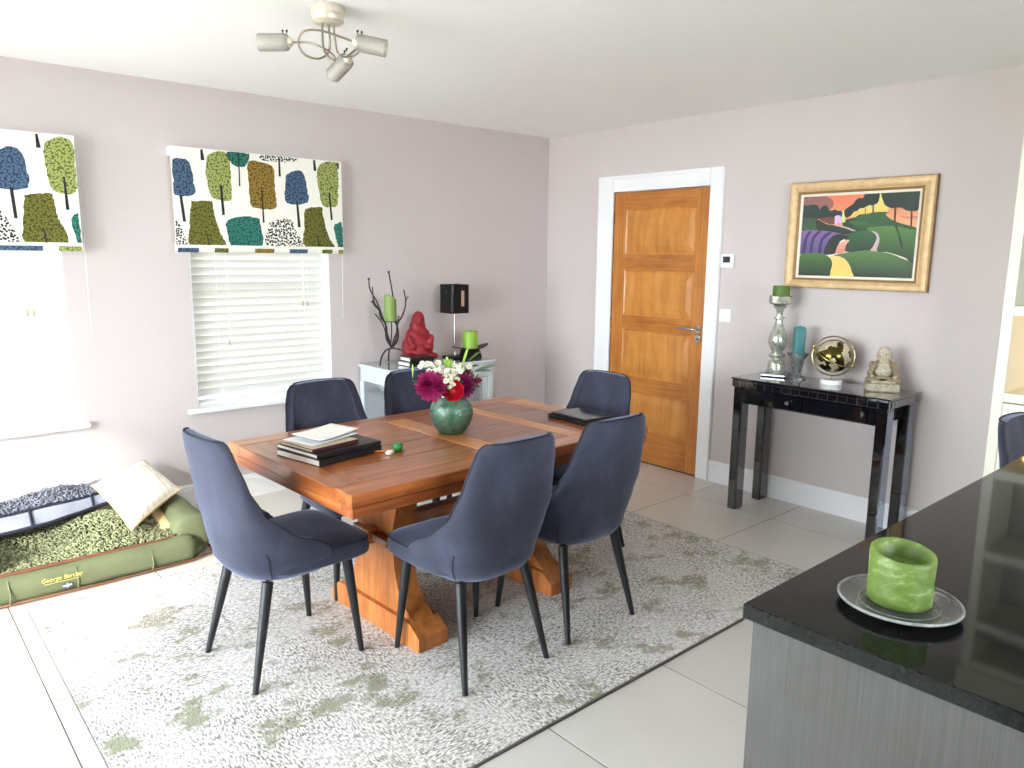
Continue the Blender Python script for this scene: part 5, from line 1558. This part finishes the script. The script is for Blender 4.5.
# rose
t, h, b_, nk = flower('rose', 'bright red rose in the middle of the bouquet', 'flower', (-.062, -.092, .192))
stem(t, h, b_, nk)
A = TR(*h) @ frame_to(Vector((-.45, -.80, .38)).normalized())
mb = MB()
for k, cnt in enumerate((3, 5, 6, 8, 8)):
    for i in range(cnt):
        a = 2 * PI * (i + .37 * k) / cnt
        M = A @ RZ(a) @ TR(.004 + .005 * k, 0, -.006 - .002 * k) @ Matrix.Rotation(-math.radians(86 - 15 * k), 4, 'Y')
        petal(mb, M, .024 + .0025 * k, .020 + .004 * k, -.25 + .16 * k)
bl = obj('bloom', mb, 'rose_red', t, smooth=True)
obj('heart', MB().ball((0, 0, .006), (.013, .013, .017), 10, 6, 0, A), 'rose_red', bl, smooth=True)
obj('calyx', MB().lathe([(0, -.02), (.007, -.016), (.010, -.008), (.006, .0), (0, 0)], 8, 0, A), 'stem_green', t, smooth=True)
# white spray flowers
def spray(lab, head, spread, n, seed):
    rnd = random.Random(seed)
    t, h, b, nk = flower('white_spray', lab, 'flower', head)
    st = MB(); pe = MB(); ey = MB()
    st.tube(spline([b, b.lerp(nk, .5), nk, h * .8 + nk * .2], 5), .0025, 5)
    for k in range(n):
        p = h + Vector((rnd.uniform(-1, 1) * spread[0], rnd.uniform(-1, 1) * spread[1], rnd.uniform(-1, 1) * spread[2]))
        st.tube([h * .75 + nk * .25, p], .0011, 4)
        dd = Vector((-.5 + rnd.uniform(-.4, .4), -.6 + rnd.uniform(-.4, .4), .7)).normalized()
        A = TR(*p) @ frame_to(dd)
        for i in range(7):
            petal(pe, A @ RZ(2 * PI * i / 7) @ Matrix.Rotation(-.2, 4, 'Y'), .0125, .0105, .1)
        ey.ball((0, 0, .0015), (.0035, .0035, .0025), 8, 5, 0, A)
    obj('stem', st, 'stem_green', t)
    bl = obj('florets', pe, 'white_petal', t, smooth=True)
    bl['kind'] = 'stuff'
    obj('floret_eyes', ey, 'flower_eye', bl, smooth=True)
spray('spray of small white flowers at the top left of the bouquet', (-.100, .0, .285), (.050, .03, .022), 17, 1)
spray('spray of small white flowers above the red rose', (-.045, -.045, .252), (.045, .03, .030), 24, 2)
spray('spray of small white flowers tucked between the dahlias', (-.085, -.088, .222), (.024, .012, .022), 8, 5)
spray('spray of small white flowers right of the lime leaf', (.050, -.01, .262), (.045, .03, .022), 12, 3)
# leaves and buds
def leafy_stem(name, lab, head, mat, leaves):
    t, h, b, nk = flower(name, lab, 'foliage', head)
    stem(t, h, b, nk, .0022)
    for off, d, L, W in leaves:
        mb = MB()
        M = TR(*(h + Vector(off))) @ (Vector(d).normalized().to_track_quat('X', 'Z').to_matrix().to_4x4())
        petal(mb, M, L, W, .08)
        o = obj('leaf', mb, mat, t, smooth=True)
        md = o.modifiers.new('solid', 'SOLIDIFY'); md.thickness = .0008
    return t
leafy_stem('lime_leaf', 'lime green ruffled leaves at the top of the bouquet', (-.030, -.010, .272), 'leaf_lime', [((0, 0, 0), (-.6, -.3, .9), .050, .026), ((0, 0, .0), (.6, -.2, .8), .050, .024), ((0, -.01, .0), (-.1, -.7, .8), .05, .026), ((0, 0, 0), (-.15, 0, 1), .055, .026), ((0, 0, 0), (.25, -.4, .9), .05, .022)])
leafy_stem('lime_bud', 'long pale lime leaf pointing up right of the bouquet top', (.030, -.03, .260), 'leaf_lime', [((0, 0, 0), (.45, -.05, 1), .105, .020)])
leafy_stem('lime_bud', 'short pale lime bud spike at the far left of the bouquet', (-.212, -.02, .255), 'leaf_lime', [((0, 0, 0), (-.1, 0, 1), .055, .014), ((0, 0, 0), (.2, -.1, 1), .04, .012)])
leafy_stem('eucalyptus_leaf', 'grey green eucalyptus leaf sticking out at the right', (.110, -.02, .250), 'leaf_eucalyptus', [((0, 0, 0), (.9, -.35, .15), .105, .036), ((0, 0, 0), (.8, -.6, -.05), .075, .032)])
leafy_stem('green_leaf', 'olive leaf at the right top of the bouquet', (.110, .02, .292), 'leaf_green', [((0, 0, 0), (.8, -.2, .45), .07, .024), ((-.02, 0, -.03), (.5, -.5, .1), .06, .03)])
leafy_stem('green_leaf', 'dark green leaves low between the dahlias', (-.01, -.06, .185), 'leaf_green', [((-.03, -.01, 0), (-.7, -.6, .2), .07, .03), ((.03, 0, 0), (.7, -.6, .1), .07, .03), ((.0, 0, .02), (-.2, -.7, .3), .06, .03), ((0, .05, .02), (-.5, .5, .4), .07, .035)])

# ================================================================== CEILING LIGHT
LX, LY = -2.875, -1.765
cl = thing('ceiling_light', 'brushed metal ceiling light with three frosted glass shades on looped arms', 'ceiling light', (LX, LY, CEIL - .26))
Ztop = .2595
obj('canopy', MB().lathe([(0, Ztop - .058), (.050, Ztop - .058), (.060, Ztop - .050), (.062, Ztop - .030), (.066, Ztop - .026), (.066, Ztop), (0, Ztop)], 32), 'nickel', cl, smooth=40)
Rv = Vector((.751, -.66, 0)); Fv = Vector((.66, .751, 0))
def lv(r, f, z): return Rv * r + Fv * f + Vector((0, 0, z))
arms = [
    ([lv(-.02, -.01, .205), lv(-.018, -.02, .15), lv(-.01, -.04, .10), lv(.015, -.06, .065), lv(.035, -.05, .06), lv(.02, -.03, .085), lv(-.03, .0, .118), lv(-.08, .01, .135), lv(-.145, .01, .136)], lv(-1, .05, -.0)),
    ([lv(-.002, .01, .205), lv(0, .02, .15), lv(-.01, .03, .105), lv(-.05, .03, .082), lv(-.10, .02, .095), lv(-.118, .0, .135), lv(-.09, -.02, .168), lv(-.03, -.02, .172), lv(.04, -.01, .155), lv(.095, .0, .138)], lv(1, -.05, -.20)),
    ([lv(.02, .0, .205), lv(.022, .01, .15), lv(.028, .03, .105), lv(.055, .04, .092), lv(.09, .04, .115), lv(.112, .05, .132), lv(.105, .06, .118), lv(.08, .07, .104), lv(.062, .075, .098)], lv(-.55, .55, -.30)),
]
for P, d in arms:
    d = d.normalized()
    a = obj('arm', MB().tube(spline(P, 7), .0042, 8), 'arm_steel', cl, smooth=True)
    A = TR(*P[-1]) @ frame_to(d)
    obj('lamp_holder', MB().lathe([(0, -.004), (.010, -.004), (.020, .006), (.022, .024), (.014, .030), (0, .030)], 18, 0, A), 'nickel', a, smooth=40)
    obj('shade', MB().lathe([(.022, .010), (.030, .018), (.032, .030), (.032, .128), (.0300, .128), (.0300, .030), (.027, .020), (.020, .014)], 24, 0, A), 'shade_glass', cl, smooth=50, label='frosted cylinder glass shade')
    side = d.cross(Vector((0, 0, 1))).normalized()
    for k in (0.018, .034):
        q = P[-1] + d * k + Vector((0, 0, .036))
        obj('screw', MB().ball(q + Vector((0, 0, .006)), .0045, 8, 5).tube([q - Vector((0, 0, .004)), q + Vector((0, 0, .006))], .0022, 6), 'steel_dark', a)

# ================================================================== DOG BED
BX0, BX1, BY0, BY1 = -4.16, -3.075, -.855, -.06
bcx, bcy = (BX0 + BX1) / 2, (BY0 + BY1) / 2
bed = thing('dog_bed', 'olive green dog bed with bolster sides by the window wall', 'dog bed', (bcx, bcy, 0))
hx, hy_ = (BX1 - BX0) / 2, (BY1 - BY0) / 2
def bolster(pts, r, hz, seed, bulge=.05):
    """padded roll following pts, flattened, tall hz"""
    Q = spline(pts, 10)
    n = 18
    V = []; F = []
    for k, p in enumerate(Q):
        t = (Q[min(k + 1, len(Q) - 1)] - Q[max(k - 1, 0)]).normalized()
        sidev = Vector((-t.y, t.x, 0))
        s = k / (len(Q) - 1)
        e = min(1, min(s, 1 - s) * 14) ** .5 if len(pts) < 99 else 1
        for j in range(n):
            a = 2 * PI * j / n
            wob = 1 + bulge * mnoise.noise(Vector((p.x * 6 + seed, p.y * 6, j * .7)))
            cx_, cz_ = math.cos(a), math.sin(a)
            cx_ = math.copysign(abs(cx_) ** .8, cx_); cz_ = math.copysign(abs(cz_) ** .8, cz_)
            V.append(p + sidev * (cx_ * r * wob * (.35 + .65 * e)) + Vector((0, 0, hz / 2 + cz_ * hz / 2 * wob * (.55 + .45 * e))))
    for k in range(len(Q) - 1):
        for j in range(n):
            j2 = (j + 1) % n
            F.append((k * n + j, k * n + j2, (k + 1) * n + j2, (k + 1) * n + j))
    F.append(tuple(range(n))); F.append(tuple((len(Q) - 1) * n + j for j in range(n)))
    lo = min(v[2] for v in V)
    V = [(v[0], v[1], max(v[2] , 0.001)) for v in V]
    return MB().add(V, F)
r = .085
obj('base', MB().box(-hx + .05, hx - .06, -hy_ + .05, hy_ - .05, .002, .085, .03), 'bed_cloth', bed)
obj('front_wall', bolster([(-hx + .02, -hy_ + .075, 0), (-hx * .4, -hy_ + .068, 0), (hx * .3, -hy_ + .068, 0), (hx - .10, -hy_ + .075, 0)], .060, .128, 1, .10), 'bed_cloth', bed, smooth=True)
obj('bolster', bolster([(hx - .10, -hy_ + .09, 0), (hx - .095, -hy_ * .4, 0), (hx - .095, hy_ * .4, 0), (hx - .11, hy_ - .10, 0)], .092, .215, 2, .10), 'bed_cloth', bed, smooth=True)
obj('bolster', bolster([(hx - .12, hy_ - .09, 0), (hx * .3, hy_ - .085, 0), (-hx * .4, hy_ - .085, 0), (-hx + .12, hy_ - .09, 0)], .085, .225, 3, .08), 'bed_cloth', bed, smooth=True)
obj('bolster', bolster([(-hx + .10, hy_ - .10, 0), (-hx + .095, 0, 0), (-hx + .10, -hy_ + .09, 0)], .085, .215, 4, .08), 'bed_cloth', bed, smooth=True)
# piping lines
def fr(x, z, off=.0):   # point on the front wall outside
    return (x, -hy_ + .012 - off, z)
obj('piping', MB().tube([(-hx + .04, -hy_ + .020, .012), (0, -hy_ + .006, .010), (hx - .14, -hy_ + .014, .012), (hx - .03, -hy_ + .05, .014), (hx - .006, -hy_ + .12, .016), (hx - .005, hy_ - .15, .016)], .006, 6), 'bed_piping', bed, smooth=True)
obj('piping', MB().tube(spline([(-hx + .06, -hy_ + .070, .128), (-.2, -hy_ + .066, .130), (.2, -hy_ + .068, .128), (hx - .21, -hy_ + .085, .124), (hx - .17, -hy_ + .16, .128), (hx - .165, hy_ - .3, .135)], 6), .010, 6), 'bed_piping', bed, smooth=True)
obj('piping', MB().tube(spline([(hx - .005, -hy_ + .06, .07), (hx - .002, -hy_ + .09, .12), (hx - .006, -hy_ + .05, .16), (hx - .03, -hy_ + .06, .20)], 5), .005, 6), 'bed_piping', bed, smooth=True)
obj('lining', MB().tube(spline([(hx - .185, -hy_ + .19, .118), (hx - .19, 0, .15), (hx - .24, hy_ - .20, .19), (0, hy_ - .185, .20), (-hx + .3, hy_ - .185, .19)], 6), .045, 10), 'bed_lining', bed, smooth=True)
for x in (-.36, -.10, .22):
    obj('seam', MB().tube(spline([fr(x, .016, .004), fr(x + .004, .06, .010), fr(x, .115, -.01)], 4), .0035, 6), 'bed_cloth', bed, smooth=True)
# embroidered lettering on the front
cu = bpy.data.curves.new('lettering', 'FONT')
cu.body = 'George Barclay'; cu.size = .026; cu.extrude = .0012; cu.align_x = 'CENTER'; cu.shear = .25
tmp = bpy.data.objects.new('lettering_tmp', cu); COL.objects.link(tmp)
bpy.context.view_layer.update()
me = bpy.data.meshes.new_from_object(tmp.evaluated_get(bpy.context.evaluated_depsgraph_get()))
bpy.data.objects.remove(tmp); bpy.data.curves.remove(cu)
me.materials.clear(); me.materials.append(MATS['embroidery'])
LXx = -.160
obj('tag_stitch', MB().box(LXx - .07, LXx + .07, -hy_ + .001, -hy_ + .003, .068, .0695), 'embroidery', bed)
link('lettering', me, bed, (LXx, -hy_ + .002, .078), (math.radians(82), 0, 0))
tg = obj('sewn_tag', MB().box(LXx + .0, LXx + .036, -hy_ - .001, -hy_ + .003, .036, .054), 'tag_blue', bed)
obj('tag_cross', MB().box(LXx, LXx + .036, -hy_ - .002, -hy_ - .001, .042, .048).box(LXx + .015, LXx + .021, -hy_ - .002, -hy_ - .001, .036, .054), 'tag_white', tg)
# mat of noodle pile inside the bed
MXX0, MXX1, MYY0, MYY1 = -hx + .10, hx - .17, -hy_ + .085, hy_ - .16
def mat_h(x, y):
    u = (x - MXX0) / (MXX1 - MXX0); v = (y - MYY0) / (MYY1 - MYY0)
    b_ = .118 + .035 * v + .055 * math.exp(-((u - .72) / .22) ** 2 - ((v - .55) / .35) ** 2)
    b_ -= .045 * math.exp(-((u - .30) / .16) ** 2 - ((v - .55) / .30) ** 2)
    return b_ + .012 * mnoise.noise(Vector((x * 5, y * 5, 3)))
matg = thing('bath_mat', 'shaggy green noodle pile mat lying in the dog bed', 'mat', (bcx, bcy, .0))
def mat_s(u, v):
    x = MXX0 + (MXX1 - MXX0) * u; y = MYY0 + (MYY1 - MYY0) * v
    return (x, y, mat_h(x, y))
o = obj('backing', MB().grid(mat_s, 40, 30), 'mat_green', matg, smooth=True)
md = o.modifiers.new('solid', 'SOLIDIFY'); md.thickness = .012; md.offset = -1
def noodles(pts, length, rad, seed):
    rnd = random.Random(seed)
    V = []; F = []
    n = 5
    for p, nrm in pts:
        d = Vector((rnd.uniform(-1, 1), rnd.uniform(-1, 1), 0))
        if d.length < .05: d = Vector((1, 0, 0))
        d.normalize()
        L = length * rnd.uniform(.7, 1.25)
        P = [Vector(p), Vector(p) + nrm * L * .45 + d * L * .15, Vector(p) + nrm * L * .62 + d * L * .55, Vector(p) + nrm * L * .45 + d * L * .9]
        o = len(V)
        for k, q in enumerate(P):
            t = (P[min(k + 1, 3)] - P[max(k - 1, 0)]).normalized()
            a = t.orthogonal().normalized(); b = t.cross(a)
            rr = rad * (1, 1.05, 1.0, .55)[k]
            for j in range(n):
                w = 2 * PI * j / n
                V.append(q + (a * math.cos(w) + b * math.sin(w)) * rr)
        for k in range(3):
            for j in range(n):
                j2 = (j + 1) % n
                F.append((o + k * n + j, o + k * n + j2, o + (k + 1) * n + j2, o + (k + 1) * n + j))
        F.append(tuple(o + 3 * n + j for j in range(n)))
    mb = MB(); mb.v = [tuple(v) for v in V]; mb.f = F; mb.m = [0] * len(F)
    return mb
pts = []
sx_ = .0118
ny = int((MYY1 - MYY0) / sx_); nx = int((MXX1 - MXX0) / sx_)
for j in range(ny):
    for i in range(nx):
        x = MXX0 + (i + .5 + random.uniform(-.4, .4)) * sx_; y = MYY0 + (j + .5 + random.uniform(-.4, .4)) * sx_
        e = .01
        nn = Vector((-(mat_h(x + e, y) - mat_h(x - e, y)) / (2 * e), -(mat_h(x, y + e) - mat_h(x, y - e)) / (2 * e), 1)).normalized()
        pts.append(((x, y, mat_h(x, y)), nn))
ml = noodles(pts, .022, .0033, 11)
o = link('noodle_pile', ml.mesh('noodle_pile', 'noodle_green', True, fix=False), matg)
o['kind'] = 'stuff'
# grey noodle towel over the rear bolster
tw_ = thing('dog_towel', 'grey noodle towel with dark trim draped over the bed bolster', 'towel', (bcx, bcy, 0))
GX0, GX1 = -hx + .04, .245
def tow(u, v):
    x = GX0 + (GX1 - GX0) * u
    # v: 0 front (inside the bed) .. 1 rear over the bolster
    yy = [(0, hy_ - .36 + .10 * u + .02 * math.sin(u * 9)), (.4, hy_ - .20 + .03 * u), (.7, hy_ - .09), (1.0, hy_ - .012)]
    zz = [(0, .165 + .06 * u), (.4, .236 + .03 * u), (.7, .262 + .05 * u + .012 * math.sin(u * 14)), (1.0, .215)]
    return (x + .03 * v, interp(yy, v), interp(zz, v) + .008 * mnoise.noise(Vector((x * 8, v * 4, 1))))
o = obj('cloth', MB().grid(tow, 36, 18), 'grey_cloth', tw_, smooth=True)
md = o.modifiers.new('solid', 'SOLIDIFY'); md.thickness = .006; md.offset = -1
pts = []
for i in range(58):
    for j in range(22):
        u, v = (i + random.random()) / 58, .36 + .62 * (j + random.random()) / 22
        p = Vector(tow(u, v)); a = Vector(tow(u + .01, v)) - p; b = Vector(tow(u, v + .01)) - p
        nn = a.cross(b).normalized()
        if nn.z < 0: nn = -nn
        pts.append((p, nn))
o = link('noodle_pile', noodles(pts, .020, .0036, 12).mesh('noodle_pile', 'noodle_grey', True, fix=False), tw_)
o['kind'] = 'stuff'
obj('trim', MB().tube([Vector(tow(k / 30, .0)) + Vector((0, 0, .003)) for k in range(31)], .010, 6), 'navy_trim', tw_, smooth=True)
obj('trim', MB().tube([Vector(tow(k / 30, .33)) + Vector((0, 0, .004)) for k in range(31)], .008, 6), 'navy_trim', tw_, smooth=True)
obj('strap', MB().tube([Vector(tow(.42, k / 8 * .33)) + Vector((0, 0, .004)) for k in range(9)], .007, 6), 'navy_trim', tw_, smooth=True)
obj('strap', MB().tube([Vector(tow(.80, k / 8 * .33)) + Vector((0, 0, .004)) for k in range(9)], .007, 6), 'navy_trim', tw_, smooth=True)
# cushion leaning on the bolster
cuv = [Vector((-3.195, -.055, .355)), Vector((-3.120, -.440, .262)), Vector((-3.455, -.745, .195)), Vector((-3.500, -.200, .300))]
cc = sum(cuv, Vector()) / 4
cu_ = thing('cushion', 'square cream cushion lying on the dog bed corner', 'cushion', (cc.x, cc.y, .16))
nrm = (cuv[2] - cuv[0]).cross(cuv[3] - cuv[1]).normalized()
if nrm.z < 0: nrm = -nrm
off = Vector((cc.x, cc.y, .16))
def cush(sgn):
    def f(u, v):
        p = cuv[0] * (1 - u) * (1 - v) + cuv[1] * u * (1 - v) + cuv[2] * u * v + cuv[3] * (1 - u) * v
        k = (16 * u * (1 - u) * v * (1 - v))
        pin = 1 - .07 * (4 * u * (1 - u) * (abs(2 * v - 1) ** 3) + 4 * v * (1 - v) * (abs(2 * u - 1) ** 3))
        p = cc + (p - cc) * pin
        d = .060 * k ** .45 + .008 * mnoise.noise(Vector((u * 5, v * 5, sgn)))* k
        return p + nrm * sgn * d - off
    return f
mb = MB().grid(cush(1), 26, 26).grid(cush(-1), 26, 26)
obj('cover', mb, 'cushion_cream', cu_, smooth=True)
rim = [cush(0)(k / 20, 0) for k in range(20)] + [cush(0)(1, k / 20) for k in range(20)] + [cush(0)(1 - k / 20, 1) for k in range(20)] + [cush(0)(0, 1 - k / 20) for k in range(20)]
obj('piping', MB().tube(rim, .004, 6, True), 'bed_lining', cu_, smooth=True)
